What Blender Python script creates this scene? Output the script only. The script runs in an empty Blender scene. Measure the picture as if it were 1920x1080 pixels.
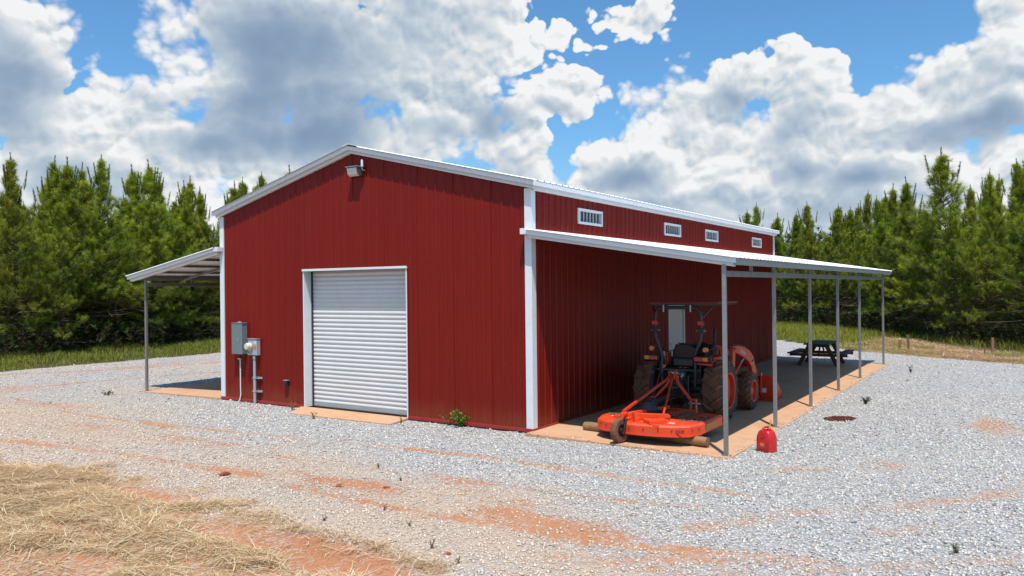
import bpy, bmesh, math, random
import numpy as np
from mathutils import Vector, Matrix

# ------------------------------------------------------------------ camera, world, sun, exposure
scn = bpy.context.scene
COL = scn.collection
random.seed(7)
RNG = np.random.default_rng(11)

cam_data = bpy.data.cameras.new('camera')
cam = bpy.data.objects.new('camera', cam_data)
COL.objects.link(cam)
cam_data.sensor_width = 36.0
cam_data.lens = 36.0 * 1458.455 / 1920.0
cam_data.clip_start = 0.1
cam_data.clip_end = 3000.0
CAM = Vector((7.620, -12.235, 2.637))
_R = Vector((0.83525514, 0.54975429, -0.0109119)).normalized()
_F = Vector((-0.549780282, 0.835308996, 0.000723314510))
_U = Vector((0.00951245, 0.00539499, 0.9999402))
_F = (_F - _R * _F.dot(_R)).normalized()
_U = _R.cross(_F)
m = Matrix((( _R.x, _U.x, -_F.x, CAM.x), (_R.y, _U.y, -_F.y, CAM.y), (_R.z, _U.z, -_F.z, CAM.z), (0, 0, 0, 1)))
cam.matrix_world = m
scn.camera = cam

SUN_DIR = Vector((0.22, -0.315, 1.0)).normalized()
sun_data = bpy.data.lights.new('sun', 'SUN')
sun_data.energy = 5.0
sun_data.angle = math.radians(0.53)
sun_data.color = (1.0, 0.965, 0.91)
sun = bpy.data.objects.new('sun', sun_data)
COL.objects.link(sun)
sun.rotation_euler = SUN_DIR.to_track_quat('Z', 'Y').to_euler()
sun.location = (0, 0, 60)

scn.view_settings.view_transform = 'Standard'
scn.view_settings.look = 'None'
scn.view_settings.exposure = 0.0
scn.view_settings.gamma = 1.0
scn.view_settings.use_curve_mapping = False
scn.render.engine = 'CYCLES'
scn.cycles.max_bounces = 6
scn.cycles.diffuse_bounces = 1
scn.cycles.glossy_bounces = 3
scn.cycles.transmission_bounces = 3
scn.cycles.transparent_max_bounces = 8
scn.cycles.caustics_reflective = False
scn.cycles.caustics_refractive = False


class NT:
    """small helper for node trees"""
    def __init__(self, tree):
        self.t = tree
        self.L = tree.links

    def new(self, kind, **kw):
        n = self.t.nodes.new(kind)
        for k, v in kw.items():
            setattr(n, k, v)
        return n

    def link(self, a, b):
        self.L.new(a, b)

    def put(self, sock, v):
        if isinstance(v, bpy.types.NodeSocket):
            self.L.new(v, sock)
        elif v is not None:
            if isinstance(v, (tuple, list)) and sock.type == 'RGBA' and len(v) == 3:
                v = (*v, 1.0)
            sock.default_value = v

    def math(self, op, a, b=None, c=None, clamp=False):
        n = self.new('ShaderNodeMath', operation=op)
        n.use_clamp = clamp
        self.put(n.inputs[0], a)
        if b is not None: self.put(n.inputs[1], b)
        if c is not None: self.put(n.inputs[2], c)
        return n.outputs[0]

    def vmath(self, op, a, b=None, out=0):
        n = self.new('ShaderNodeVectorMath', operation=op)
        self.put(n.inputs[0], a)
        if b is not None:
            if op == 'SCALE': self.put(n.inputs[3], b)
            else: self.put(n.inputs[1], b)
        return n.outputs[out]

    def noise(self, vec, scale, detail=4.0, rough=0.55, dist=0.0, out=0, lac=2.0):
        n = self.new('ShaderNodeTexNoise')
        if vec is not None: self.L.new(vec, n.inputs['Vector'])
        n.inputs['Scale'].default_value = scale
        n.inputs['Detail'].default_value = detail
        n.inputs['Roughness'].default_value = rough
        n.inputs['Lacunarity'].default_value = lac
        n.inputs['Distortion'].default_value = dist
        return n.outputs[out]

    def voronoi(self, vec, scale, feature='F1', out='Distance', detail=0.0, rough=0.5, rand=1.0, smooth=None):
        n = self.new('ShaderNodeTexVoronoi', feature=feature)
        if vec is not None: self.L.new(vec, n.inputs['Vector'])
        n.inputs['Scale'].default_value = scale
        if 'Detail' in n.inputs: n.inputs['Detail'].default_value = detail
        if 'Roughness' in n.inputs: n.inputs['Roughness'].default_value = rough
        n.inputs['Randomness'].default_value = rand
        if smooth is not None and 'Smoothness' in n.inputs: n.inputs['Smoothness'].default_value = smooth
        return n.outputs[out]

    def ss(self, v, a, b, lo=0.0, hi=1.0, kind='SMOOTHSTEP'):
        n = self.new('ShaderNodeMapRange', interpolation_type=kind)
        self.put(n.inputs[0], v)
        for i, x in enumerate((a, b, lo, hi)): self.put(n.inputs[i + 1], x)
        return n.outputs[0]

    def mix(self, f, a, b, blend='MIX'):
        n = self.new('ShaderNodeMix', data_type='RGBA', blend_type=blend)
        n.clamp_factor = True
        self.put(n.inputs[0], f)
        self.put(n.inputs[6], a)
        self.put(n.inputs[7], b)
        return n.outputs[2]

    def ramp(self, f, stops, interp='LINEAR'):
        n = self.new('ShaderNodeValToRGB')
        self.put(n.inputs[0], f)
        cr = n.color_ramp
        cr.interpolation = interp
        while len(cr.elements) < len(stops): cr.elements.new(0.5)
        for e, (p, c) in zip(cr.elements, stops):
            e.position = p
            e.color = (*c, 1.0) if len(c) == 3 else c
        return n.outputs[0]


# ---- world: Nishita sky with broken cumulus
SKY_STRENGTH = 0.13
world = bpy.data.worlds.new('World')
scn.world = world
world.use_nodes = True
wt = NT(world.node_tree)
world.node_tree.nodes.clear()
wout = wt.new('ShaderNodeOutputWorld')
bg = wt.new('ShaderNodeBackground')
bg.inputs['Strength'].default_value = SKY_STRENGTH
wt.link(bg.outputs[0], wout.inputs[0])
sky = wt.new('ShaderNodeTexSky', sky_type='NISHITA')
sky.sun_disc = False
sky.sun_elevation = math.asin(SUN_DIR.z)
sky.sun_rotation = math.atan2(SUN_DIR.x, SUN_DIR.y)
sky.altitude = 200.0
sky.air_density = 1.0
sky.dust_density = 0.7
sky.ozone_density = 2.2

# (azimuth, elevation, half width, half height, weight) of the cloud masses, radians
COV = [(-0.58, 0.248, 0.072, 0.102, 1), (-0.46, 0.185, 0.062, 0.068, 1.0), (-0.29, 0.291, 0.144, 0.126, 1), (-0.082, 0.312, 0.140, 0.087, 1), (-0.086, 0.243, 0.102, 0.058, 1), (-0.463, 0.121, 0.181, 0.066, 1), (-0.266, 0.167, 0.214, 0.071, 1), (-0.134, 0.184, 0.101, 0.039, 0.9), (0.054, 0.246, 0.066, 0.038, 0.7), (0.160, 0.330, 0.040, 0.020, 0.42), (0.122, 0.306, 0.030, 0.012, 0.34), (0.019, 0.164, 0.038, 0.043, 0.7), (0.357, 0.224, 0.06, 0.061, 1), (0.292, 0.239, 0.047, 0.037, 0.8), (0.255, 0.178, 0.127, 0.078, 1), (0.151, 0.154, 0.08, 0.046, 0.95), (0.444, 0.174, 0.123, 0.06, 1), (0.54, 0.21, 0.086, 0.067, 1), (0.582, 0.282, 0.033, 0.032, 0.9), (0.197, 0.099, 0.271, 0.053, 1), (0.443, 0.101, 0.25, 0.073, 1), (-0.494, 0.271, 0.029, 0.017, 0.3), (-0.422, 0.268, 0.023, 0.023, 0.25)]
SHD = [(-0.576, 0.211, 0.063, 0.072, 0.8), (-0.278, 0.218, 0.158, 0.057, 1), (-0.265, 0.293, 0.146, 0.085, 0.75), (-0.133, 0.317, 0.081, 0.055, 0.4), (-0.365, 0.179, 0.066, 0.028, 0.7), (-0.018, 0.214, 0.055, 0.029, 0.8), (0.158, 0.144, 0.06, 0.023, 0.75), (0.539, 0.171, 0.076, 0.026, 1), (0.426, 0.124, 0.074, 0.022, 0.6), (0.356, 0.137, 0.042, 0.022, 0.6), (0.131, 0.098, 0.16, 0.027, 0.6), (0.289, 0.23, 0.031, 0.022, 0.5), (0.344, 0.182, 0.036, 0.025, 0.3), (-0.521, 0.13, 0.082, 0.023, 0.4), (0.391, 0.085, 0.175, 0.038, 0.4), (0.043, 0.223, 0.041, 0.023, 0.5), (-0.094, 0.204, 0.081, 0.023, 0.5), (0.015, 0.144, 0.041, 0.034, 0.4), (-0.175, 0.163, 0.132, 0.033, 0.3)]

tc = wt.new('ShaderNodeTexCoord').outputs['Generated']
DIRV = wt.vmath('NORMALIZE', tc)
sp = wt.new('ShaderNodeSeparateXYZ'); wt.link(DIRV, sp.inputs[0])
az = wt.math('ADD', wt.math('ARCTAN2', sp.outputs[0], sp.outputs[1]), 0.582)
el = wt.math('ARCSINE', sp.outputs[2])
cb = wt.new('ShaderNodeCombineXYZ')
wt.link(az, cb.inputs[0]); wt.link(el, cb.inputs[1])
AE = cb.outputs[0]
# warp so that the masses get ragged outlines
wn = wt.noise(DIRV, 8.0, 3.0, 0.6, out=1)
warp = wt.vmath('SCALE', wt.vmath('SUBTRACT', wn, (0.5, 0.5, 0.5)), 0.075)
AEW = wt.vmath('ADD', AE, warp)
wt_flat = wt.vmath('MULTIPLY', AEW, (1, 1, 0))


def ellipse_field(table, sm):
    acc = None
    for (a, e, ra, re, w) in table:
        q = wt.vmath('LENGTH', wt.vmath('MULTIPLY', wt.vmath('SUBTRACT', wt_flat, (a, e, 0)), (1 / ra, 1 / re, 0)), out=1)
        v = wt.math('MULTIPLY', wt.math('SUBTRACT', 1.18, q), w * 1.5)
        acc = v if acc is None else wt.math('SMOOTH_MAX', acc, v, sm)
    return acc


macro = ellipse_field(COV, 0.12)
shade_m = ellipse_field(SHD, 0.15)
# away from the masses placed above the clouds carry on as an even broken field
bgn = wt.noise(DIRV, 3.2, 3.0, 0.5)
bgf = wt.ss(bgn, 0.42, 0.70, -1.3, 0.8, 'LINEAR')
azd = wt.ss(wt.math('ABSOLUTE', az), 0.62, 0.85)
eld = wt.ss(el, 0.36, 0.50)
out_m = wt.math('MAXIMUM', azd, eld)
macro = wt.math('ADD', wt.math('MULTIPLY', macro, wt.math('SUBTRACT', 1.0, out_m)), wt.math('MULTIPLY', bgf, out_m))
shade_o = wt.ss(wt.noise(DIRV, 5.0, 2.0), 0.45, 0.7, -0.6, 0.8, 'LINEAR')
shade_m = wt.math('ADD', wt.math('MULTIPLY', shade_m, wt.math('SUBTRACT', 1.0, out_m)), wt.math('MULTIPLY', shade_o, out_m))


def noise2(vec, scale, detail, rough=0.55, out=0):
    n = wt.new('ShaderNodeTexNoise', noise_dimensions='2D')
    wt.link(vec, n.inputs['Vector'])
    n.inputs['Scale'].default_value = scale
    n.inputs['Detail'].default_value = detail
    n.inputs['Roughness'].default_value = rough
    return n.outputs[out]


def cells2(vec, scale):
    n = wt.new('ShaderNodeTexVoronoi', voronoi_dimensions='2D', feature='F1')
    wt.link(vec, n.inputs['Vector'])
    n.inputs['Scale'].default_value = scale
    return n.outputs['Distance']


def puffs(vec):
    # cauliflower field: inverted round cells at three sizes over soft noise
    a = wt.math('MULTIPLY', wt.math('POWER', cells2(vec, 15.0), 1.5), 0.50)
    b = wt.math('MULTIPLY', wt.math('POWER', cells2(vec, 37.0), 1.5), 0.26)
    c = wt.math('MULTIPLY', wt.math('POWER', cells2(vec, 90.0), 1.4), 0.13)
    d = wt.math('MULTIPLY', noise2(vec, 11.0, 5.0, 0.58), 0.75)
    return wt.math('SUBTRACT', d, wt.math('ADD', wt.math('ADD', a, b), c))


stretch = wt.vmath('ADD', wt.vmath('MULTIPLY', AE, (1.0, 1.2, 0)), wt.vmath('SCALE', wt.vmath('SUBTRACT', wn, (0.5, 0.5, 0.5)), 0.05))
p0 = puffs(stretch)
p1 = puffs(wt.vmath('ADD', stretch, (0.003, 0.011, 0)))
dens = wt.math('ADD', macro, wt.math('MULTIPLY', wt.math('SUBTRACT', p0, 0.15), 1.9))
soft = noise2(AE, 7.0, 3.0, 0.5)
alpha = wt.ss(dens, -0.02, wt.ss(noise2(AE, 4.0, 1.0), 0.35, 0.65, 0.10, 0.55))
lit = wt.math('MULTIPLY', wt.math('SUBTRACT', p0, p1), 1.9)       # tops of puffs catch the sun
thick = wt.ss(dens, 0.2, 1.6)
sh = wt.math('ADD', wt.math('MULTIPLY', wt.ss(shade_m, -0.30, 1.20), 0.62), wt.math('MULTIPLY', thick, 0.20))
sh = wt.math('ADD', sh, wt.math('MULTIPLY', wt.math('SUBTRACT', soft, 0.5), 0.60))
lit = wt.math('MULTIPLY', lit, wt.math('POWER', wt.math('SUBTRACT', 1.02, sh, clamp=True), 1.7))
sh = wt.math('SUBTRACT', wt.math('ADD', sh, 0.02), lit, clamp=True)
cloud_col = wt.ramp(sh, [(0.0, (1.05, 1.06, 1.07)), (0.18, (0.86, 0.90, 0.93)), (0.42, (0.60, 0.70, 0.80)), (0.75, (0.34, 0.46, 0.62)), (1.0, (0.20, 0.31, 0.49))])
cloud_col = wt.vmath('SCALE', cloud_col, 0.86 / SKY_STRENGTH)
skyc = wt.vmath('MULTIPLY', sky.outputs[0], (0.66, 1.06, 1.26))
hz = wt.ss(el, 0.0, 0.22, 0.6, 0.0)
skyc = wt.mix(hz, skyc, (0.36 / SKY_STRENGTH, 0.52 / SKY_STRENGTH, 0.68 / SKY_STRENGTH))
final = wt.mix(alpha, skyc, cloud_col)
wt.link(final, bg.inputs['Color'])
world.cycles.sampling_method = 'MANUAL'
world.cycles.sample_map_resolution = 512


# ------------------------------------------------------------------ object helpers
def tag(o, label=None, cat=None, group=None, kind=None):
    if label: o['label'] = label
    if cat: o['category'] = cat
    if group: o['group'] = group
    if kind: o['kind'] = kind
    return o


def thing(name, label, cat, loc=(0, 0, 0), rz=0.0, group=None):
    o = bpy.data.objects.new(name, None)
    o.empty_display_size = 0.2
    COL.objects.link(o)
    o.location = loc
    o.rotation_euler = (0, 0, rz)
    return tag(o, label, cat, group)


def copy_tree(o, parent=None):
    c = o.copy()
    COL.objects.link(c)
    if parent is not None:
        c.parent = parent
    for ch in list(o.children):
        copy_tree(ch, c)
    return c


class MB:
    def __init__(self):
        self.v = []
        self.f = []

    def add(self, vs, fs):
        b = len(self.v)
        self.v += [tuple(p) for p in vs]
        self.f += [tuple(b + i for i in f) for f in fs]
        return self

    def box(self, x0, x1, y0, y1, z0, z1):
        vs = [(x, y, z) for z in (z0, z1) for y in (y0, y1) for x in (x0, x1)]
        return self.add(vs, [(0, 2, 3, 1), (4, 5, 7, 6), (0, 1, 5, 4), (2, 6, 7, 3), (0, 4, 6, 2), (1, 3, 7, 5)])

    def hexa(self, bottom, top):
        n = len(bottom)
        fs = [tuple(range(n - 1, -1, -1)), tuple(range(n, 2 * n))]
        fs += [(i, (i + 1) % n, n + (i + 1) % n, n + i) for i in range(n)]
        return self.add(list(bottom) + list(top), fs)

    def beam(self, p, q, w, h, up=(0, 0, 1)):
        p = Vector(p); q = Vector(q); up = Vector(up)
        d = (q - p).normalized()
        s = d.cross(up)
        if s.length < 1e-5: s = d.cross(Vector((1, 0, 0)))
        s.normalize(); u = s.cross(d).normalized()
        s *= w / 2; u *= h / 2
        return self.hexa([p - s - u, p + s - u, p + s + u, p - s + u][::-1], [q - s - u, q + s - u, q + s + u, q - s + u][::-1])

    def tube(self, pts, r, n=10, caps=True):
        pts = [Vector(p) for p in pts]
        if not isinstance(r, (list, tuple)): r = [r] * len(pts)
        up = Vector((0, 0, 1))
        d0 = (pts[1] - pts[0]).normalized()
        if abs(d0.dot(up)) > 0.9: up = Vector((0, 1, 0))
        rings = []
        s = d0.cross(up).normalized()
        for i, p in enumerate(pts):
            if i == 0: d = d0
            elif i == len(pts) - 1: d = (pts[i] - pts[i - 1]).normalized()
            else: d = ((pts[i] - pts[i - 1]).normalized() + (pts[i + 1] - pts[i]).normalized()).normalized()
            s = (s - d * s.dot(d)).normalized()
            t = d.cross(s)
            rings.append([p + (s * math.cos(2 * math.pi * k / n) + t * math.sin(2 * math.pi * k / n)) * r[i] for k in range(n)])
        vs = [v for ring in rings for v in ring]
        fs = []
        for i in range(len(rings) - 1):
            for k in range(n):
                a = i * n + k; b = i * n + (k + 1) % n
                fs.append((a, b, b + n, a + n))
        if caps:
            fs.append(tuple(range(n - 1, -1, -1)))
            fs.append(tuple(range((len(rings) - 1) * n, len(rings) * n)))
        return self.add(vs, fs)

    def lathe(self, prof, axis='z', center=(0, 0, 0), n=32, a0=0.0, a1=2 * math.pi):
        """prof: list of (radius, along)"""
        cx, cy, cz = center
        vs = []
        full = abs(a1 - a0 - 2 * math.pi) < 1e-6
        cnt = n if full else n + 1
        for (r, a) in prof:
            for k in range(cnt):
                t = a0 + (a1 - a0) * k / n
                c, s = r * math.cos(t), r * math.sin(t)
                if axis == 'z': vs.append((cx + c, cy + s, cz + a))
                elif axis == 'x': vs.append((cx + a, cy + c, cz + s))
                else: vs.append((cx + s, cy + a, cz + c))
        fs = []
        for i in range(len(prof) - 1):
            for k in range(cnt if full else cnt - 1):
                a = i * cnt + k; b = i * cnt + (k + 1) % cnt
                fs.append((a, b, b + cnt, a + cnt))
        return self.add(vs, fs)

    def prism(self, poly, axis, a0, a1):
        """poly in the two other axes (in x,y,z order)"""
        def mk(p, a):
            if axis == 'x': return (a, p[0], p[1])
            if axis == 'y': return (p[0], a, p[1])
            return (p[0], p[1], a)
        return self.hexa([mk(p, a0) for p in poly], [mk(p, a1) for p in poly])

    def mesh(self, name):
        me = bpy.data.meshes.new(name)
        me.from_pydata(self.v, [], self.f)
        me.validate()
        bm = bmesh.new()
        bm.from_mesh(me)
        bmesh.ops.recalc_face_normals(bm, faces=bm.faces)
        bm.to_mesh(me)
        bm.free()
        return me

    def build(self, name, mat, parent=None, smooth=None, bevel=0.0, loc=None, segs=2):
        me = self.mesh(name)
        me.materials.append(mat)
        if smooth is not None:
            me.polygons.foreach_set('use_smooth', [True] * len(me.polygons))
            me.set_sharp_from_angle(angle=math.radians(smooth))
        o = bpy.data.objects.new(name, me)
        COL.objects.link(o)
        if parent is not None: o.parent = parent
        if loc is not None: o.location = loc
        if bevel > 0:
            b = o.modifiers.new('bevel', 'BEVEL')
            b.width = bevel; b.segments = segs; b.limit_method = 'ANGLE'; b.angle_limit = math.radians(35)
            b.harden_normals = False
        return o


def fast_mesh(name, verts, faces, n_side, mat, attrs=None, smooth=False):
    """big meshes straight from numpy arrays; faces (F, n_side)"""
    me = bpy.data.meshes.new(name)
    nv, nf = len(verts), len(faces)
    me.vertices.add(nv); me.loops.add(nf * n_side); me.polygons.add(nf)
    me.vertices.foreach_set('co', np.asarray(verts, np.float32).ravel())
    me.loops.foreach_set('vertex_index', np.asarray(faces, np.int32).ravel())
    me.polygons.foreach_set('loop_start', np.arange(nf, dtype=np.int32) * n_side)
    me.polygons.foreach_set('loop_total', np.full(nf, n_side, dtype=np.int32))
    if smooth: me.polygons.foreach_set('use_smooth', np.ones(nf, dtype=bool))
    me.update(calc_edges=True)
    for k, arr in (attrs or {}).items():
        a = me.color_attributes.new(k, 'FLOAT_COLOR', 'POINT')
        arr = np.asarray(arr, np.float32)
        if arr.shape[1] == 3: arr = np.hstack([arr, np.ones((len(arr), 1), np.float32)])
        a.data.foreach_set('color', arr.ravel())
    me.materials.append(mat)
    return me


# ------------------------------------------------------------------ materials
def new_mat(name):
    mt = bpy.data.materials.new(name)
    mt.use_nodes = True
    t = NT(mt.node_tree)
    bsdf = next(n for n in mt.node_tree.nodes if n.type == 'BSDF_PRINCIPLED')
    return mt, t, bsdf


def coords(t, kind='Object'):
    return t.new('ShaderNodeTexCoord').outputs[kind]


def bump(t, bsdf, h, strength=0.3, dist=0.01):
    b = t.new('ShaderNodeBump')
    b.inputs['Strength'].default_value = strength
    b.inputs['Distance'].default_value = dist
    t.put(b.inputs['Height'], h)
    t.link(b.outputs[0], bsdf.inputs['Normal'])


def paint(name, col, rough=0.4, metal=0.0, var=0.08, dirt=None, dirt_amt=0.3, dirt_scale=3.0, bump_s=0.0, spec=0.5, coat=0.0, bscale=40):
    mt, t, b = new_mat(name)
    P = t.new('ShaderNodeNewGeometry').outputs['Position']
    n1 = t.noise(P, 1.3, 4.0, 0.6)
    n2 = t.noise(P, 22.0, 5.0, 0.65)
    f = t.math('ADD', t.math('MULTIPLY', n1, 0.6), t.math('MULTIPLY', n2, 0.4))
    k = t.ss(f, 0.35, 0.65, 1.0 - var, 1.0 + var, 'LINEAR')
    c = t.vmath('SCALE', (col[0], col[1], col[2]), k)
    rr = t.ss(n2, 0.3, 0.7, rough * 0.8, min(1.0, rough * 1.25), 'LINEAR')
    if dirt is not None:
        dn = t.noise(P, dirt_scale, 7.0, 0.68)
        df = t.math('MULTIPLY', t.ss(dn, 0.46, 0.70), dirt_amt)
        c = t.mix(df, c, dirt)
        rr = t.math('ADD', rr, t.math('MULTIPLY', df, 0.4))
    t.put(b.inputs['Base Color'], c)
    t.put(b.inputs['Roughness'], rr)
    b.inputs['Metallic'].default_value = metal
    b.inputs['Specular IOR Level'].default_value = spec
    b.inputs['Coat Weight'].default_value = coat
    b.inputs['Coat Roughness'].default_value = 0.15
    if bump_s > 0:
        bump(t, b, t.noise(P, bscale, 4.0, 0.6), bump_s, 0.004)
    return mt


def wall_paint(name, col):
    """baked enamel on rolled steel sheet: slight oil canning, chalked and dusty low down"""
    mt, t, b = new_mat(name)
    P = t.new('ShaderNodeNewGeometry').outputs['Position']
    oi = t.new('ShaderNodeObjectInfo').outputs['Random']
    n1 = t.noise(P, 0.7, 4.0, 0.6)
    st = t.vmath('MULTIPLY', P, (9.0, 9.0, 0.5))
    n2 = t.noise(st, 1.0, 5.0, 0.6)
    f = t.math('ADD', t.math('MULTIPLY', n1, 0.5), t.math('MULTIPLY', n2, 0.5))
    k = t.math('ADD', t.ss(f, 0.35, 0.65, 0.91, 1.07, 'LINEAR'), t.math('MULTIPLY', t.math('SUBTRACT', oi, 0.5), 0.05))
    c = t.vmath('SCALE', col, k)
    sz = t.new('ShaderNodeSeparateXYZ'); t.link(P, sz.inputs[0])
    low = t.ss(t.math('ADD', sz.outputs[2], t.math('MULTIPLY', t.noise(P, 3.0, 5.0, 0.7), 0.5)), 0.22, 0.75, 0.30, 0.0)
    c = t.mix(low, c, (0.30, 0.10, 0.045))
    sc = t.ss(t.noise(P, 60.0, 3.0, 0.7), 0.66, 0.75, 0.0, 0.10)
    c = t.mix(sc, c, (0.5, 0.25, 0.2))
    t.put(b.inputs['Base Color'], c)
    t.put(b.inputs['Roughness'], t.ss(n2, 0.3, 0.7, 0.36, 0.50, 'LINEAR'))
    b.inputs['Specular IOR Level'].default_value = 0.22
    can = t.noise(t.vmath('MULTIPLY', P, (2.2, 2.2, 0.9)), 1.0, 3.0, 0.5)
    bump(t, b, can, 0.45, 0.010)
    return mt


M = {}
M['red'] = wall_paint('red_siding_enamel', (0.200, 0.0100, 0.0042))
M['red_trim'] = paint('red_trim_enamel', (0.34, 0.025, 0.022), 0.4, var=0.1)
M['white'] = paint('white_trim_enamel', (0.78, 0.79, 0.80), 0.38, var=0.03, dirt=(0.45, 0.36, 0.28), dirt_amt=0.12, dirt_scale=4)
M['roof'] = paint('white_roof_steel', (0.80, 0.81, 0.82), 0.35, var=0.03, dirt=(0.5, 0.47, 0.43), dirt_amt=0.10, dirt_scale=2)
M['beige'] = paint('beige_eave_flashing', (0.36, 0.345, 0.32), 0.5, var=0.05)
M['galv'] = paint('galvanised_steel', (0.30, 0.295, 0.285), 0.42, metal=0.55, var=0.14, dirt=(0.22, 0.17, 0.14), dirt_amt=0.35, dirt_scale=5)
M['galv_light'] = paint('galvanised_conduit', (0.48, 0.49, 0.50), 0.38, metal=0.5, var=0.08)
M['door_white'] = paint('white_roller_door_paint', (0.66, 0.655, 0.635), 0.45, var=0.03, dirt=(0.55, 0.42, 0.33), dirt_amt=0.12, dirt_scale=3)
M['door_plain'] = paint('grey_entry_door_paint', (0.62, 0.62, 0.60), 0.45, var=0.03)
M['glass_dark'] = paint('dark_window_glass', (0.05, 0.055, 0.06), 0.15, var=0.05, spec=0.8)
M['black'] = paint('black_plastic', (0.018, 0.018, 0.019), 0.5, var=0.2, dirt=(0.11, 0.06, 0.035), dirt_amt=0.22, dirt_scale=9)
M['black_metal'] = paint('black_painted_steel', (0.030, 0.031, 0.033), 0.38, var=0.2, dirt=(0.14, 0.07, 0.04), dirt_amt=0.28, dirt_scale=8)
M['vinyl'] = paint('black_seat_vinyl', (0.014, 0.014, 0.015), 0.42, var=0.2, bump_s=0.2)
M['orange'] = paint('orange_tractor_paint', (0.60, 0.036, 0.010), 0.34, var=0.06, dirt=(0.32, 0.12, 0.06), dirt_amt=0.45, dirt_scale=7, spec=0.5)
M['orange_deck'] = paint('orange_mower_paint', (0.80, 0.060, 0.012), 0.38, var=0.06, dirt=(0.36, 0.13, 0.06), dirt_amt=0.40, dirt_scale=5)
M['rubber'] = paint('tyre_rubber', (0.035, 0.033, 0.032), 0.75, var=0.2, dirt=(0.13, 0.075, 0.045), dirt_amt=0.45, dirt_scale=6)
M['mud'] = paint('dried_clay_on_rubber', (0.20, 0.080, 0.036), 0.92, var=0.28, dirt=(0.05, 0.035, 0.028), dirt_amt=0.8, dirt_scale=9, bump_s=0.8, bscale=60)
M['amber'] = paint('amber_lens', (0.80, 0.22, 0.02), 0.2, var=0.05, coat=0.4)
M['redlens'] = paint('red_lens', (0.55, 0.015, 0.02), 0.2, var=0.05, coat=0.4)
M['grey_box'] = paint('grey_enclosure_paint', (0.17, 0.21, 0.215), 0.42, var=0.05)
M['meter_box'] = paint('pale_meter_box_paint', (0.40, 0.41, 0.43), 0.45, var=0.08)
M['cream'] = paint('cream_plastic', (0.68, 0.62, 0.46), 0.3, var=0.05, coat=0.3)
M['sticker'] = paint('orange_sticker', (0.80, 0.16, 0.07), 0.5, var=0.03)
M['pale_sticker'] = paint('pale_sticker', (0.62, 0.62, 0.60), 0.5, var=0.05)
M['yellow_sticker'] = paint('faded_yellow_sticker', (0.45, 0.25, 0.05), 0.5, var=0.3)
M['can_red'] = paint('red_fuel_can_plastic', (0.56, 0.010, 0.014), 0.36, var=0.1, dirt=(0.35, 0.12, 0.08), dirt_amt=0.35, dirt_scale=14)
M['yellow'] = paint('yellow_spout_plastic', (0.75, 0.45, 0.05), 0.4, var=0.05)
M['lens'] = paint('frosted_lamp_glass', (0.60, 0.61, 0.56), 0.25, var=0.04)
M['bronze'] = paint('bronze_lamp_housing', (0.10, 0.085, 0.07), 0.5, var=0.15)
M['brown_box'] = paint('brown_wood_block', (0.11, 0.045, 0.02), 0.8, var=0.3, bump_s=0.4)
M['letter'] = paint('white_lettering', (0.75, 0.70, 0.66), 0.5, var=0.1)


def wood(name, a, b_, scale=6.0, rough=0.8, axis=(1, 1, 14)):
    mt, t, b = new_mat(name)
    P = coords(t)
    g = t.noise(t.vmath('MULTIPLY', P, axis), scale, 6.0, 0.65, dist=0.6)
    n = t.noise(P, 3.0, 4.0)
    oi = t.new('ShaderNodeObjectInfo').outputs['Random']
    f = t.math('ADD', t.math('MULTIPLY', g, 0.7), t.math('MULTIPLY', t.math('ADD', n, oi), 0.2))
    t.put(b.inputs['Base Color'], t.ramp(f, [(0.25, a), (0.75, b_)]))
    b.inputs['Roughness'].default_value = rough
    bump(t, b, g, 0.4, 0.006)
    return mt


M['log'] = wood('peeled_log_wood', (0.13, 0.065, 0.025), (0.42, 0.25, 0.11), 4.0, axis=(1, 9, 9))
M['log_end'] = wood('sawn_log_end', (0.10, 0.06, 0.03), (0.26, 0.17, 0.09), 9.0, axis=(1, 1, 1))
M['table_top'] = wood('weathered_dark_boards', (0.022, 0.024, 0.027), (0.065, 0.065, 0.068), 5.0, axis=(12, 1, 12))
M['table_leg'] = wood('brown_lumber', (0.055, 0.026, 0.014), (0.13, 0.065, 0.036), 5.0, axis=(10, 10, 1))
M['stake'] = wood('weathered_stake_wood', (0.12, 0.055, 0.03), (0.30, 0.16, 0.09), 5.0, axis=(10, 10, 1))
M['bark'] = wood('pine_bark', (0.045, 0.030, 0.022), (0.16, 0.105, 0.075), 3.0, 0.95, axis=(6, 6, 1))


def concrete(name):
    mt, t, b = new_mat(name)
    P = t.new('ShaderNodeNewGeometry').outputs['Position']
    n1 = t.noise(P, 0.55, 6.0, 0.65)
    n2 = t.noise(P, 4.0, 6.0, 0.7)
    n3 = t.noise(P, 55.0, 4.0, 0.7)
    f = t.math('ADD', t.math('MULTIPLY', n1, 0.55), t.math('MULTIPLY', n2, 0.45))
    c = t.ramp(f, [(0.32, (0.56, 0.40, 0.27)), (0.48, (0.60, 0.345, 0.19)), (0.62, (0.56, 0.27, 0.125)), (0.75, (0.44, 0.17, 0.07))])
    c = t.mix(t.ss(n3, 0.3, 0.7, 0.0, 0.28), c, (0.38, 0.24, 0.16))
    c = t.mix(t.ss(t.noise(P, 1.6, 5.0, 0.7), 0.52, 0.72, 0.0, 0.38), c, (0.27, 0.125, 0.065))
    spk = t.voronoi(P, 7.0)
    c = t.mix(t.ss(t.math('ADD', spk, t.math('MULTIPLY', n3, 0.1)), 0.09, 0.14, 0.35, 0.0), c, (0.17, 0.08, 0.045))
    t.put(b.inputs['Base Color'], c)
    b.inputs['Roughness'].default_value = 0.88
    bump(t, b, n3, 0.25, 0.004)
    return mt


M['concrete'] = concrete('clay_stained_concrete')


def attr(t, name):
    n = t.new('ShaderNodeAttribute', attribute_name=name)
    return n


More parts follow.
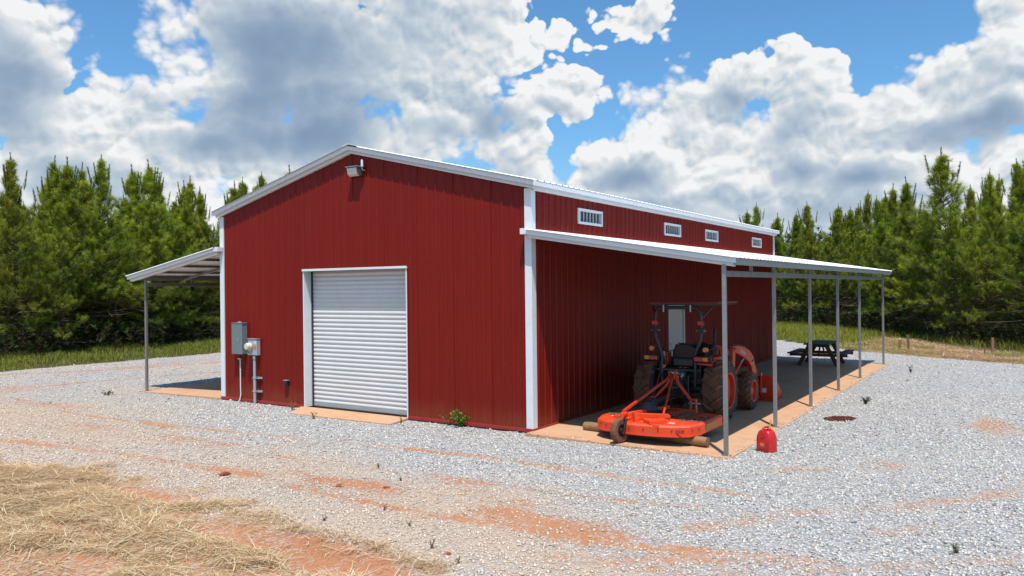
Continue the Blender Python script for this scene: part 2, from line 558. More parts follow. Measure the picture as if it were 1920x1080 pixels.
def ground_material():
    mt, t, b = new_mat('gravel_clay_and_forest_floor')
    P = t.new('ShaderNodeNewGeometry').outputs['Position']
    a = attr(t, 'mask')
    s = t.new('ShaderNodeSeparateColor'); t.link(a.outputs['Color'], s.inputs[0])
    clay, tan, org = s.outputs[0], s.outputs[1], s.outputs[2]
    hay = a.outputs['Alpha']
    # crushed granite, two sizes of stone
    v = t.new('ShaderNodeTexVoronoi', feature='F1'); t.link(P, v.inputs['Vector']); v.inputs['Scale'].default_value = 27.0
    v2 = t.new('ShaderNodeTexVoronoi', feature='F1'); t.link(P, v2.inputs['Vector']); v2.inputs['Scale'].default_value = 60.0
    sc = t.new('ShaderNodeSeparateColor'); t.link(v.outputs['Color'], sc.inputs[0])
    sc2 = t.new('ShaderNodeSeparateColor'); t.link(v2.outputs['Color'], sc2.inputs[0])
    g1 = t.ramp(sc.outputs[0], [(0.0, (0.17, 0.17, 0.17)), (0.15, (0.34, 0.335, 0.33)), (0.5, (0.52, 0.495, 0.465)), (0.85, (0.66, 0.635, 0.595)), (1.0, (0.76, 0.735, 0.70))])
    g2 = t.ramp(sc2.outputs[0], [(0.0, (0.20, 0.20, 0.21)), (0.5, (0.42, 0.415, 0.41)), (1.0, (0.64, 0.63, 0.62))])
    g = t.mix(0.4, g1, g2)
    gap = t.ss(v.outputs['Distance'], 0.30, 0.62, 0.0, 0.55)
    g = t.mix(gap, g, (0.16, 0.15, 0.145))
    fine = t.noise(P, 30.0, 6.0, 0.7)
    med = t.noise(P, 2.3, 6.0, 0.68)
    big = t.noise(P, 0.5, 4.0, 0.6)
    # warm dust among the stones
    tf = t.math('ADD', tan, t.math('MULTIPLY', t.math('SUBTRACT', med, 0.5), 0.9))
    tf = t.math('ADD', tf, t.math('MULTIPLY', t.math('SUBTRACT', sc.outputs[2], 0.5), 0.5))
    tf = t.ss(t.math('ADD', tf, t.math('MULTIPLY', t.math('SUBTRACT', fine, 0.5), 0.5)), 0.12, 0.95, 0.0, 0.72)
    g = t.mix(tf, g, t.mix(fine, (0.46, 0.29, 0.175), (0.62, 0.47, 0.33)))
    # bare clay
    cf = t.math('ADD', clay, t.math('MULTIPLY', t.math('SUBTRACT', med, 0.5), 0.9))
    cf = t.math('ADD', cf, t.math('MULTIPLY', t.math('SUBTRACT', fine, 0.5), 0.9))
    cf = t.math('ADD', cf, t.math('MULTIPLY', t.math('SUBTRACT', sc.outputs[1], 0.5), 0.75))
    cf = t.math('ADD', cf, t.math('MULTIPLY', t.math('SUBTRACT', sc2.outputs[1], 0.5), 0.35))
    cf = t.ss(cf, 0.42, 0.95, 0.0, 0.88)
    cc = t.ramp(t.math('ADD', t.math('MULTIPLY', fine, 0.6), t.math('MULTIPLY', big, 0.4)), [(0.3, (0.28, 0.085, 0.030)), (0.5, (0.42, 0.155, 0.058)), (0.7, (0.54, 0.28, 0.14))])
    hf = t.ss(t.math('ADD', hay, t.math('MULTIPLY', t.math('SUBTRACT', fine, 0.5), 0.8)), 0.3, 0.8, 0.0, 0.95)
    g = t.mix(hf, g, t.ramp(fine, [(0.3, (0.16, 0.085, 0.035)), (0.5, (0.33, 0.21, 0.10)), (0.7, (0.47, 0.34, 0.18))]))
    g = t.mix(cf, g, cc)
    # grass and needle litter
    of = t.ss(t.math('ADD', org, t.math('MULTIPLY', t.math('SUBTRACT', med, 0.5), 0.5)), 0.35, 0.65)
    oc = t.ramp(med, [(0.3, (0.055, 0.030, 0.016)), (0.5, (0.08, 0.065, 0.025)), (0.7, (0.055, 0.07, 0.02))])
    g = t.mix(of, g, oc)
    t.put(b.inputs['Base Color'], g)
    b.inputs['Roughness'].default_value = 0.9
    b.inputs['Specular IOR Level'].default_value = 0.3
    h = t.math('ADD', t.math('MULTIPLY', t.math('SUBTRACT', 1.0, v.outputs['Distance']), t.math('SUBTRACT', 1.0, t.math('MULTIPLY', cf, 0.8))), t.math('MULTIPLY', fine, 0.6))
    bump(t, b, h, 0.9, 0.02)
    return mt


def colour_attr_material(name, rough=0.85, transl=0.0, spec=0.3, var=0.0):
    mt, t, b = new_mat(name)
    c = attr(t, 'tint').outputs['Color']
    if var > 0:
        oi = t.new('ShaderNodeObjectInfo').outputs['Random']
        k = t.ss(oi, 0.0, 1.0, 1.0 - var, 1.0 + var, 'LINEAR')
        c = t.vmath('SCALE', c, k)
        h = t.new('ShaderNodeHueSaturation')
        t.put(h.inputs['Hue'], t.ss(t.math('FRACT', t.math('MULTIPLY', oi, 7.31)), 0, 1, 0.485, 0.512, 'LINEAR'))
        t.put(h.inputs['Color'], c)
        c = h.outputs[0]
    t.put(b.inputs['Base Color'], c)
    b.inputs['Roughness'].default_value = rough
    b.inputs['Specular IOR Level'].default_value = spec
    if transl > 0:
        tr = t.new('ShaderNodeBsdfTranslucent')
        t.put(tr.inputs['Color'], c)
        mx = t.new('ShaderNodeMixShader')
        mx.inputs[0].default_value = transl
        t.link(b.outputs[0], mx.inputs[1]); t.link(tr.outputs[0], mx.inputs[2])
        out = next(n for n in t.t.nodes if n.type == 'OUTPUT_MATERIAL')
        t.link(mx.outputs[0], out.inputs[0])
    return mt


M['ground'] = ground_material()
M['stone'] = colour_attr_material('crushed_granite', 0.8)
M['straw'] = colour_attr_material('dry_hay', 0.7, 0.25)
M['grass'] = colour_attr_material('grass_blades', 0.6, 0.35)
M['needle'] = colour_attr_material('pine_needles', 0.45, 0.45, 0.4, var=0.2)
M['leaf'] = colour_attr_material('weed_leaves', 0.5, 0.35)
M['clod'] = paint('dry_red_clay_clod', (0.26, 0.075, 0.035), 0.95, var=0.3, bump_s=0.8)
M['mulch'] = colour_attr_material('reddish_bark_chips', 0.9)


# ------------------------------------------------------------------ numpy noise
def _hash(ix, iy, seed):
    h = (ix.astype(np.int64) * 374761393 + iy.astype(np.int64) * 668265263 + seed * 982451653) & 0x7fffffff
    h = ((h ^ (h >> 13)) * 1274126177) & 0x7fffffff
    return ((h ^ (h >> 16)) & 0xffff) / 65535.0


def vnoise(x, y, seed=0):
    ix = np.floor(x); iy = np.floor(y)
    fx = x - ix; fy = y - iy
    fx = fx * fx * (3 - 2 * fx); fy = fy * fy * (3 - 2 * fy)
    a = _hash(ix, iy, seed); b = _hash(ix + 1, iy, seed); c = _hash(ix, iy + 1, seed); d = _hash(ix + 1, iy + 1, seed)
    return (a * (1 - fx) + b * fx) * (1 - fy) + (c * (1 - fx) + d * fx) * fy


def fbm(x, y, seed=0, octv=4):
    s = 0; a = 0.5; n = 0
    for i in range(octv):
        s = s + a * vnoise(x, y, seed + i); n += a
        x = x * 2.03 + 7.1; y = y * 2.03 + 3.7; a *= 0.5
    return s / n


def seg_dist(x, y, pts):
    best = np.full(np.shape(x), 1e9)
    for (x0, y0), (x1, y1) in zip(pts[:-1], pts[1:]):
        dx, dy = x1 - x0, y1 - y0
        t = np.clip(((x - x0) * dx + (y - y0) * dy) / (dx * dx + dy * dy), 0, 1)
        best = np.minimum(best, np.hypot(x - x0 - t * dx, y - y0 - t * dy))
    return best


# ------------------------------------------------------------------ ground layout (metres; barn's near right corner is 0,0)
STRAW_X = [-14, -7.03, -6.28, -4.96, -3.4, -2.2, -1.62, -0.12, 0.65, 1.32, 2.0, 2.7, 3.3, 3.9]
STRAW_Y = [-7.6, -6.44, -6.20, -5.93, -5.95, -6.02, -6.10, -6.20, -6.15, -6.25, -6.35, -6.62, -7.0, -8.2]
EDGE_X = [-60, -22, -2.7, 1.75, 4.82, 7.6, 12, 25, 60]
EDGE_Y = [52, 42, 27.3, 22.1, 20.0, 18.5, 16.2, 8, -12]
TREE_X = [-60, -22, -7, 2.2, 4.9, 7.2, 12, 25, 60]
TREE_Y = [88, 60, 44.2, 33.8, 28.6, 26.0, 21.5, 12, -8]
#  clay patches: x, y, rx, ry, rot, strength
CLAY = [(-2.1, -6.28, .95, .26, .0, 1.15), (1.75, -6.70, 1.35, .50, -.25, 1.35), (.35, -6.80, 1.2, .28, 0, .95), (-2.2, -4.78, 1.15, .26, .05, 1.1),
        (-.5, -4.42, 1.6, .36, .08, 1.05), (2.8, -4.50, 1.35, .42, -.1, 1.15), (3.5, -4.85, 1.0, .34, 0, 1.0), (5.0, -4.75, 1.0, .22, .5, .85),
        (-8.4, -3.8, 1.3, .45, 0, .75), (-7.1, -2.95, 1.1, .24, 0, 1.0), (-.3, -8.0, 1.0, .25, 0, .9), (.6, -7.5, 1.0, .3, 0, .8),
        (5.9, .35, .35, .6, 0, .65), (4.8, -.5, .7, .16, .6, .65), (7.1, 5.1, .45, 1.1, 0, .8), (.9, -3.45, 1.3, .18, 0, .8), (1.9, -4.1, 1.6, .5, -.1, .72),
        (-1.2, -7.6, 1.4, .25, .1, .9), (1.9, -7.5, 1.1, .35, -.1, 1.1), (5.6, -5.7, .8, .2, .3, .8), (4.2, -5.3, 1.2, .3, .3, .75), (6.6, -2.6, .9, .18, .9, .6),
        (-12.5, -2.6, 2.4, .5, 0, .75), (-5.0, -3.6, 1.6, .25, .05, .75), (-19.5, 4.5, 1.0, 4.0, .2, .62), (-16.5, -1.5, 1.6, 1.6, 0, .6)]
TRACKS = [([(-14.68, -2.66), (-10.05, -3.02), (-7.14, -2.94), (-4.08, -2.5), (-1.91, -2.22), (0.88, -2.05), (2.67, -2.13), (4.59, -2.16)], .15, .98),
          ([(-12, -6.0), (-8.34, -5.39), (-5.46, -4.98), (-3.05, -4.81), (-0.08, -4.96), (1.57, -4.97), (2.74, -4.88), (3.68, -4.85), (5.4, -4.4)], .20, .98),
          ([(-12, -4.6), (-8.0, -4.3), (-5.0, -3.95), (-2.5, -3.75), (0.5, -3.55), (3.0, -3.35), (5.2, -2.9)], .13, .72),
          ([(-21.6, -.8), (-19.46, 2.83), (-18.28, 6.54), (-17.4, 10.5), (-16.9, 16)], .30, 1.0),
          ([(-16.4, -3.4), (-16.3, 0.97), (-15.2, 4.16), (-14.7, 8)], .24, .95),
          ([(4.52, -3.91), (5.38, -2.67), (6.41, -1.78), (7.6, -0.2), (8.3, 2.5), (8.5, 6)], .26, .66),
          ([(3.6, -6.3), (4.9, -5.4), (6.2, -4.3), (7.6, -3.2)], .2, .55)]


def masks(x, y):
    x = np.asarray(x, float); y = np.asarray(y, float)
    n = fbm(x * 1.7, y * 1.7, 3) - .5
    n2 = fbm(x * .45, y * .45, 9) - .5
    clay = np.zeros_like(x)
    for (cx, cy, rx, ry, rot, s) in CLAY:
        c, sn = math.cos(rot), math.sin(rot)
        u = ((x - cx) * c + (y - cy) * sn) / rx; v = (-(x - cx) * sn + (y - cy) * c) / ry
        clay = np.maximum(clay, s * np.clip(1.2 - .9 * np.sqrt(u * u + v * v) + n * 1.3, 0, 1))
    for pts, w, s in TRACKS:
        d = seg_dist(x, y, pts)
        brk = .05 + 1.55 * fbm(x * 1.3 + 31, y * 1.3, 17)
        clay = np.maximum(clay, s * np.clip(1.2 - d / w, 0, 1) * np.clip(brk, 0, 1.15))
    # warm, dusty lane in front; clean stone close to the barn and on the right
    lane = np.exp(-((y + 4.3) / 1.7) ** 2) * np.clip((6.5 - x) / 5, 0, 1)
    left = np.clip((-6 - x) / 6, 0, 1) * .85
    near = .55 * np.exp(-((y + 6.2) / 1.0) ** 2) * np.clip((7.5 - x) / 4, 0, 1)
    near2 = .42 * np.exp(-((y + 5.6) / 1.1) ** 2) * np.clip((x - 2.0) / 2, 0, 1)
    tan = np.clip(.80 * lane + .55 * left + near + near2 + n2 * .8 - .12, 0, 1)
    tan = np.maximum(tan, np.clip(clay * .8, 0, 1))
    yS = np.interp(x, STRAW_X, STRAW_Y)
    straw = np.clip((yS - y) / .55 + .5 + n * 2.6, 0, 1)
    straw = np.where((x > 4.4), 0, straw)
    yE = np.interp(x, EDGE_X, EDGE_Y); yT = np.interp(x, TREE_X, TREE_Y)
    right_straw = np.clip((y - yE) / .4 + .5 + n, 0, 1) * np.clip((yT - 2.4 - y) / 1.4 + n, 0, 1) * np.clip((x + .2) / 1.2 - (y - yE) * .12, 0, 1)
    xL = -22.3 + .4 * n
    org = np.maximum(np.clip((y - yE) / .5 + .5, 0, 1), np.clip((xL - x) / .5 + .5, 0, 1))
    org = org * (1 - right_straw)
    return clay, tan, straw, right_straw, org


def hay_density(x, y, clay, straw):
    cl = fbm(x * 1.1, y * 2.1, 61, 5)
    d = straw * np.clip(.55 + (cl - .46) * 4.6, .10, .9) * (1 - .93 * np.clip((clay - .35) * 2.2, 0, 1))
    return d, cl


def gz(x, y):
    x = np.asarray(x, float); y = np.asarray(y, float)
    z = -.058 + .022 * (fbm(x * .8, y * .8, 21) - .5)
    z = z - .02 * np.clip((-9.5 - x) / 1.5, 0, 1)
    # shallow ruts along the tracks
    for pts, w, s in TRACKS[:2]:
        z = z - .018 * np.exp(-(seg_dist(x, y, pts) / .22) ** 2)
    rise = np.clip((-22.3 - x) / 3, 0, 1) * .12
    return z + rise


def build_ground():
    def axis(lo, hi, step, far):
        a = list(np.arange(lo, hi + 1e-6, step))
        s = step; l, h = a[0], a[-1]; L = []; H = []
        while l > -far or h < far:
            s *= 1.35
            l -= s; h += s
            L.append(l); H.append(h)
        return np.array(L[::-1] + a + H)
    xs = axis(-24, 12, .14, 900); ys = axis(-10, 24, .14, 900)
    X, Y = np.meshgrid(xs, ys)
    x = X.ravel(); y = Y.ravel()
    z = gz(x, y)
    clay, tan, straw, rs, org = masks(x, y)
    tan2 = np.clip(tan + straw * .9, 0, 1)
    hd_, _c = hay_density(x, y, clay, straw)
    clay2 = np.clip(np.maximum(clay * .95, straw * (1 - hd_) * .86), 0, 1.2)
    clay2 = np.maximum(clay2, rs * .45); tan2 = np.maximum(tan2, rs)
    nx, ny = len(xs), len(ys)
    i = np.arange(nx - 1); j = np.arange(ny - 1)
    I, J = np.meshgrid(i, j)
    a = (J * nx + I).ravel()
    F = np.stack([a, a + 1, a + nx + 1, a + nx], 1)
    me = fast_mesh('ground', np.stack([x, y, z], 1), F, 4, M['ground'], {'mask': np.stack([clay2, tan2, org, np.clip(hd_ * 1.3 + rs, 0, 1)], 1)}, smooth=True)
    o = bpy.data.objects.new('ground', me); COL.objects.link(o)
    tag(o, kind='structure')


build_ground()

# ------------------------------------------------------------------ slabs
def z_porch(x):          # the porch slabs fall slightly away from the walls
    return -.040 * x / 3.77 if x > 0 else -.060 * (-9.112 - x) / 3.6


W, L, H = 9.112, 16.77, 4.505
RIDGE = 5.615
sl = (RIDGE - H) / (W / 2)


def slab(name, xa, xb, y0, y1):
    o = MB()
    za, zb = z_porch(xa), z_porch(xb)
    o.hexa([(xa, y0, za - .16), (xb, y0, zb - .16), (xb, y1, zb - .16), (xa, y1, za - .16)],
           [(xa, y0, za), (xb, y0, zb), (xb, y1, zb), (xa, y1, za)])
    return tag(o.build(name, M['concrete'], bevel=.008), kind='structure')


slab('porch_slab', 0.004, 3.77, -.27, 16.42)
slab('porch_slab', -12.62, -9.116, -.05, 16.42)
ap = MB()
ap.hexa([(-6.26, .01, -.2), (-5.82, -.70, -.2), (-2.93, -.66, -.2), (-3.02, .01, -.2)],
        [(-6.26, .01, -.004), (-5.82, -.70, -.028), (-2.93, -.66, -.028), (-3.02, .01, -.004)])
tag(ap.build('door_apron', M['concrete'], bevel=.01), kind='structure')

# ------------------------------------------------------------------ barn
barn = thing('barn', 'red metal barn with white trim, roller door and open lean-to porches', 'barn')


def ribs_profile(s0, s1, pitch=.2286, h=.019, minor=True):
    """nodes (s, height) of a rolled sheet between s0 and s1, ribs at multiples of the pitch"""
    nodes = [(s0, 0.0), (s1, 0.0)]
    k = math.floor(s0 / pitch)
    while k * pitch < s1 + pitch:
        c = k * pitch
        for ds, hh in ((-.030, 0), (-.012, h), (.012, h), (.030, 0)):
            if s0 < c + ds < s1: nodes.append((c + ds, hh))
        if minor:
            for q in (.38, .62):
                for ds, hh in ((-.012, 0), (0, .0045), (.012, 0)):
                    if s0 < c + q * pitch + ds < s1: nodes.append((c + q * pitch + ds, hh))
        k += 1
    nodes.sort()
    out = []
    for p in nodes:
        if out and abs(out[-1][0] - p[0]) < 1e-4: continue
        out.append(p)
    return out


def interp_nodes(nodes, s):
    for (a, ha), (b, hb) in zip(nodes[:-1], nodes[1:]):
        if a <= s <= b: return ha + (hb - ha) * (s - a) / max(b - a, 1e-9)
    return 0.0


def wall_sheets(origin, d, n, width, zb, zt, openings, extra=()):
    origin = Vector(origin); d = Vector(d); n = Vector(n)
    sheet = .9144
    s = 0.0
    while s < width - .01:
        e = min(s + sheet, width)
        nodes = ribs_profile(s, e)
        cuts = [c for op in openings for c in op[:2] if s < c < e] + [c for c in extra if s < c < e]
        for c in cuts:
            if all(abs(c - q[0]) > 1e-4 for q in nodes):
                nodes.append((c, interp_nodes(nodes, c))); nodes.sort()
        mb = MB()
        for (a, ha), (b, hb) in zip(nodes[:-1], nodes[1:]):
            mid = (a + b) / 2
            spans = [(zb, None)]
            for (o0, o1, z0, z1) in sorted(openings, key=lambda q: q[2]):
                if o0 < mid < o1:
                    lo = spans[-1][0]
                    spans = spans[:-1] + ([(lo, z0)] if z0 > lo else []) + [(z1, None)]
            for (lo, hi) in spans:
                pa = origin + d * a + n * ha; pb = origin + d * b + n * hb
                ta = zt(a) if hi is None else hi; tb = zt(b) if hi is None else hi
                mb.add([(pa.x, pa.y, lo), (pb.x, pb.y, lo), (pb.x, pb.y, tb), (pa.x, pa.y, ta)], [(0, 1, 2, 3)])
        me = bpy.data.meshes.new('wall_panel')
        me.from_pydata(mb.v, [], mb.f)
        me.materials.append(M['red'])
        o = bpy.data.objects.new('wall_panel', me); COL.objects.link(o); o.parent = barn
        s = e


DX0, DX1, DH = -6.107, -3.029, 3.085
WIN = [(1.802, 2.898), (6.375, 7.495), (9.415, 10.505), (13.983, 15.085)]
WZ0, WZ1 = 3.952, 4.275
PD0, PD1, PDH = 6.65, 7.66, 2.13
gable_top = lambda s: H + sl * (W / 2 - abs(s - W / 2)) + .03
wall_sheets((-W, 0, 0), (1, 0, 0), (0, -1, 0), W, .03, gable_top, [(W + DX0, W + DX1, 0, DH)], extra=(W / 2,))
wall_sheets((0, 0, 0), (0, 1, 0), (1, 0, 0), L, .03, lambda s: H + .06, [(a + .03, b - .03, WZ0 + .03, WZ1 - .03) for a, b in WIN] + [(PD0, PD1, 0, PDH)])
wall_sheets((0, L, 0), (-1, 0, 0), (0, 1, 0), W, .03, gable_top, [], extra=(W / 2,))
wall_sheets((-W, L, 0), (0, -1, 0), (-1, 0, 0), L, .03, lambda s: H + .06, [])
# concrete floor inside the walls
MB().box(-W + .12, -.12, .30, L - .12, -.1, -.002).build('floor_slab', M['concrete'], barn)

# screws: rows of hex heads beside the ribs on the two walls in view
sc = MB()
for zrow in (.10, 1.22, 2.30, 3.40, 4.28):
    k = 1
    while k * .2286 < W - .05:
        x = -W + k * .2286 + .045
        if not (DX0 - .05 < x < DX1 + .05 and zrow < DH + .1):
            sc.box(x - .006, x + .006, -.007, 0.0, zrow - .006, zrow + .006)
        k += 1
    k = 1
    while k * .2286 < L - .05:
        y = k * .2286 + .045
        if not (PD0 - .1 < y < PD1 + .1 and zrow < PDH) and not (any(a - .05 < y < b + .05 for a, b in WIN) and 3.9 < zrow < 4.3):
            sc.box(0.0, .007, y - .006, y + .006, zrow - .006, zrow + .006)
        k += 1
tag(sc.build('screw_heads', M['red_trim'], barn), kind='stuff')

# corner trims (L sections), wrapping each corner
for (cx, cy, sx, sy) in ((0, 0, 1, -1), (-W, 0, -1, -1), (0, L, 1, 1), (-W, L, -1, 1)):
    o = MB()
    e = .024; wd = .120
    ox, oy = cx + sx * e, cy + sy * e
    o.prism([(cx - sx * wd, oy), (ox, oy), (ox, cy - sy * wd), (ox - sx * .008, cy - sy * wd), (ox - sx * .008, oy - sy * .008), (cx - sx * wd, oy - sy * .008)], 'z', .035, H - .01)
    # folded lips back to the sheet
    o.box(*(sorted((cx - sx * wd, cx - sx * (wd + .006)))), *(sorted((oy, cy))), .035, H - .01)
    o.box(*(sorted((ox, cx))), *(sorted((cy - sy * wd, cy - sy * (wd + .006)))), .035, H - .01)
    o.build('corner_trim', M['white'], barn)

# red base trim
bt = .045
MB().box(-W - .02, DX0 - .02, -.038, -.004, -.03, .035).build('base_trim', M['red_trim'], barn, bevel=.004)
MB().box(DX1 + .02, .036, -.038, -.004, -.03, .035).build('base_trim', M['red_trim'], barn, bevel=.004)
MB().box(.004, .038, .004, PD0 - .02, -.03, .035).build('base_trim', M['red_trim'], barn, bevel=.004)
MB().box(.004, .038, PD1 + .02, L + .02, -.03, .035).build('base_trim', M['red_trim'], barn, bevel=.004)

# main roof: two slopes of ribbed sheets
RY0, RY1 = -.135, L + .13
roof_top = lambda x: 5.770 - sl * abs(x + W / 2)


def roof_sheets(name, x_hi, x_lo, zf, y0, y1, mat, thick=.004):
    s = y0
    while s < y1 - .01:
        e = min(s + .9144, y1)
        nodes = ribs_profile(s, e, h=.020, minor=False)
        mb = MB()
        for (a, ha), (b, hb) in zip(nodes[:-1], nodes[1:]):
            vs = []
            for t0 in (0, thick):
                vs += [(x_hi, a, zf(x_hi) + ha - t0), (x_hi, b, zf(x_hi) + hb - t0), (x_lo, b, zf(x_lo) + hb - t0), (x_lo, a, zf(x_lo) + ha - t0)]
            mb.add(vs, [(0, 1, 2, 3), (7, 6, 5, 4), (3, 2, 6, 7), (1, 0, 4, 5)])
        me = bpy.data.meshes.new(name)
        me.from_pydata(mb.v, [], mb.f)
        me.materials.append(mat)
        o = bpy.data.objects.new(name, me); COL.objects.link(o); o.parent = barn
        s = e


roof_sheets('roof_panel', -W / 2, .165, roof_top, RY0 - .042, RY1 + .042, M['roof'])
roof_sheets('roof_panel', -W / 2, -W - .165, roof_top, RY0 - .042, RY1 + .042, M['roof'])
rc = MB()
for sg in (1, -1):
    x0, x1 = -W / 2, -W / 2 + sg * .16
    rc.hexa([(x0, RY0 - .01, roof_top(x0) + .024), (x1, RY0 - .01, roof_top(x1) + .024), (x1, RY1 + .01, roof_top(x1) + .024), (x0, RY1 + .01, roof_top(x0) + .024)],
            [(x0, RY0 - .01, roof_top(x0) + .034), (x1, RY0 - .01, roof_top(x1) + .032), (x1, RY1 + .01, roof_top(x1) + .032), (x0, RY1 + .01, roof_top(x0) + .034)])
rc.build('ridge_cap', M['roof'], barn)


def slope_band(name, xa, xb, zfun, top, bot, y0, y1, mat, parent, bevel=.004):
    """trim that follows a slope: vertical band from zfun-top to zfun-bot between y0 and y1"""
    o = MB()
    o.hexa([(xa, y0, zfun(xa) - bot), (xb, y0, zfun(xb) - bot), (xb, y1, zfun(xb) - bot), (xa, y1, zfun(xa) - bot)],
           [(xa, y0, zfun(xa) - top), (xb, y0, zfun(xb) - top), (xb, y1, zfun(xb) - top), (xa, y1, zfun(xa) - top)])
    return o.build(name, mat, parent, bevel=bevel)


for ys in (0, 1):
    ya0, ya1 = (RY0 - .012, RY0 + .05) if ys == 0 else (RY1 - .05, RY1 + .012)
    yb0, yb1 = (RY0 + .055, -.002) if ys == 0 else (L + .002, RY1 - .055)
    for (xa, xb) in ((-W / 2, .172), (-W - .172, -W / 2)):
        slope_band('rake_trim', xa, xb, roof_top, .006, .098, ya0, ya1, M['white'], barn)
        xa2, xb2 = (xa, .10) if xa > -W else (-W - .10, xb)
        slope_band('rake_trim', xa2, xb2, roof_top, .060, .165, yb0, yb1, M['white'], barn)
# eave trims
for sg in (1, -1):
    xw = 0 if sg > 0 else -W
    a, b = sorted((xw + sg * .100, xw + sg * .160))
    MB().box(a, b, RY0 + .052, RY1 - .052, 4.525, 4.616).build('eave_trim', M['white'], barn, bevel=.006)
    a, b = sorted((xw + sg * .004, xw + sg * .098))
    MB().box(a, b, .006, L - .006, 4.455, 4.575).build('eave_trim', M['white'], barn, bevel=.006)

# roller door
DEP = .235
jm = M['white']
o = MB()
o.box(DX0, DX0 + .012, -.030, DEP + .02, -.01, DH)
o.box(DX0 - .018, DX0, -.032, -.022, -.01, DH + .01)
o.build('door_jamb', jm, barn)
o = MB()
o.box(DX1 - .012, DX1, -.030, DEP + .02, -.01, DH)
o.box(DX1, DX1 + .018, -.032, -.022, -.01, DH + .01)
o.build('door_jamb', jm, barn)
o = MB()
o.box(DX0 - .03, DX1 + .03, -.045, DEP + .02, DH + .002, DH + .016)
o.box(DX0 - .03, DX1 + .03, -.050, -.036, DH - .004, DH + .045)
o.build('door_header', jm, barn)


def part_mesh(name, mb, mat, parent, **k):
    return mb.build(name, mat, parent, **k)


# corrugated curtain: 31 rounded slats
cur = MB()
xa, xb = DX0 + .014, DX1 - .014
prof = []
ns = 31
pitch = (DH - .07) / ns
for k in range(ns):
    z0 = .06 + k * pitch
    for q in range(8):
        t = q / 8
        zz = z0 + t * pitch
        yy = DEP - .016 * (math.sin(math.pi * min(t / .8, 1.0)) ** .7 if t < .8 else 0.0)
        prof.append((yy, zz))
prof.append((DEP, .06 + ns * pitch))
vs = []
for (yy, zz) in prof: vs += [(xa, yy, zz), (xb, yy, zz)]
cur.add(vs, [(2 * i, 2 * i + 1, 2 * i + 3, 2 * i + 2) for i in range(len(prof) - 1)])
door_o = cur.build('roller_door', M['door_white'], barn, smooth=50)
MB().box(xa, xb, DEP - .028, DEP + .004, -.004, .062).build('bottom_bar', M['galv_light'], door_o, bevel=.004)
MB().box(xa, xa + .03, DEP - .05, DEP - .018, 0, DH - .01).build('guide_rail', M['black_metal'], door_o)
MB().box(xb - .012, xb, DEP - .05, DEP - .018, 0, DH - .01).build('guide_rail', M['galv_light'], door_o)
MB().box(DX0, DX1, DEP + .02, DEP + .06, 0, DH + .1).build('backing_panel', M['galv_light'], door_o)

# clerestory windows with white bars
for wi, (ya, yb) in enumerate(WIN):
    fr = MB()
    t = .052
    for (p0, p1, q0, q1) in ((ya, yb, WZ0, WZ0 + t), (ya, yb, WZ1 - t, WZ1), (ya, ya + t, WZ0 + t, WZ1 - t), (yb - t, yb, WZ0 + t, WZ1 - t)):
        fr.box(-.060, .032, p0, p1, q0, q1)
    w_o = fr.build('window', M['white'], barn, bevel=.005)
    MB().box(-.050, -.044, ya + t, yb - t, WZ0 + t, WZ1 - t).build('pane', M['glass_dark'], w_o)
    nb = 6 if wi != 3 else 7
    for k in range(nb):
        yc = ya + t + (yb - ya - 2 * t) * (k + 1) / (nb + 1)
        bwid = .020
        MB().box(-.040, -.028, yc - bwid / 2, yc + bwid / 2, WZ0 + t, WZ1 - t).build('bar', M['white'], w_o)

# side door
fr = MB()
fr.box(-.06, .028, PD0 - .05, PD0 + .012, 0, PDH + .05)
fr.box(-.06, .028, PD1 - .012, PD1 + .05, 0, PDH + .05)
fr.box(-.06, .028, PD0 + .012, PD1 - .012, PDH - .012, PDH + .05)
pdo = fr.build('entry_door', M['white'], barn, bevel=.003)
MB().box(-.045, -.012, PD0 + .015, PD1 - .015, .01, PDH - .016).build('door_leaf', M['door_plain'], pdo, bevel=.003)
hd = MB()
hd.tube([(-.012, PD0 + .08, 1.0), (.05, PD0 + .08, 1.0)], .012)
hd.tube([(.045, PD0 + .075, 1.0), (.045, PD0 + .19, 1.0)], .009)
hd.lathe([(0, -.012), (.03, -.012), (.03, 0.0), (0, 0.0)], 'x', (0, PD0 + .08, 1.0), 16)
hd.lathe([(0, -.012), (.028, -.012), (.028, .01), (0, .01)], 'x', (0, PD0 + .08, 1.16), 16)
hd.build('handle', M['black_metal'], pdo)

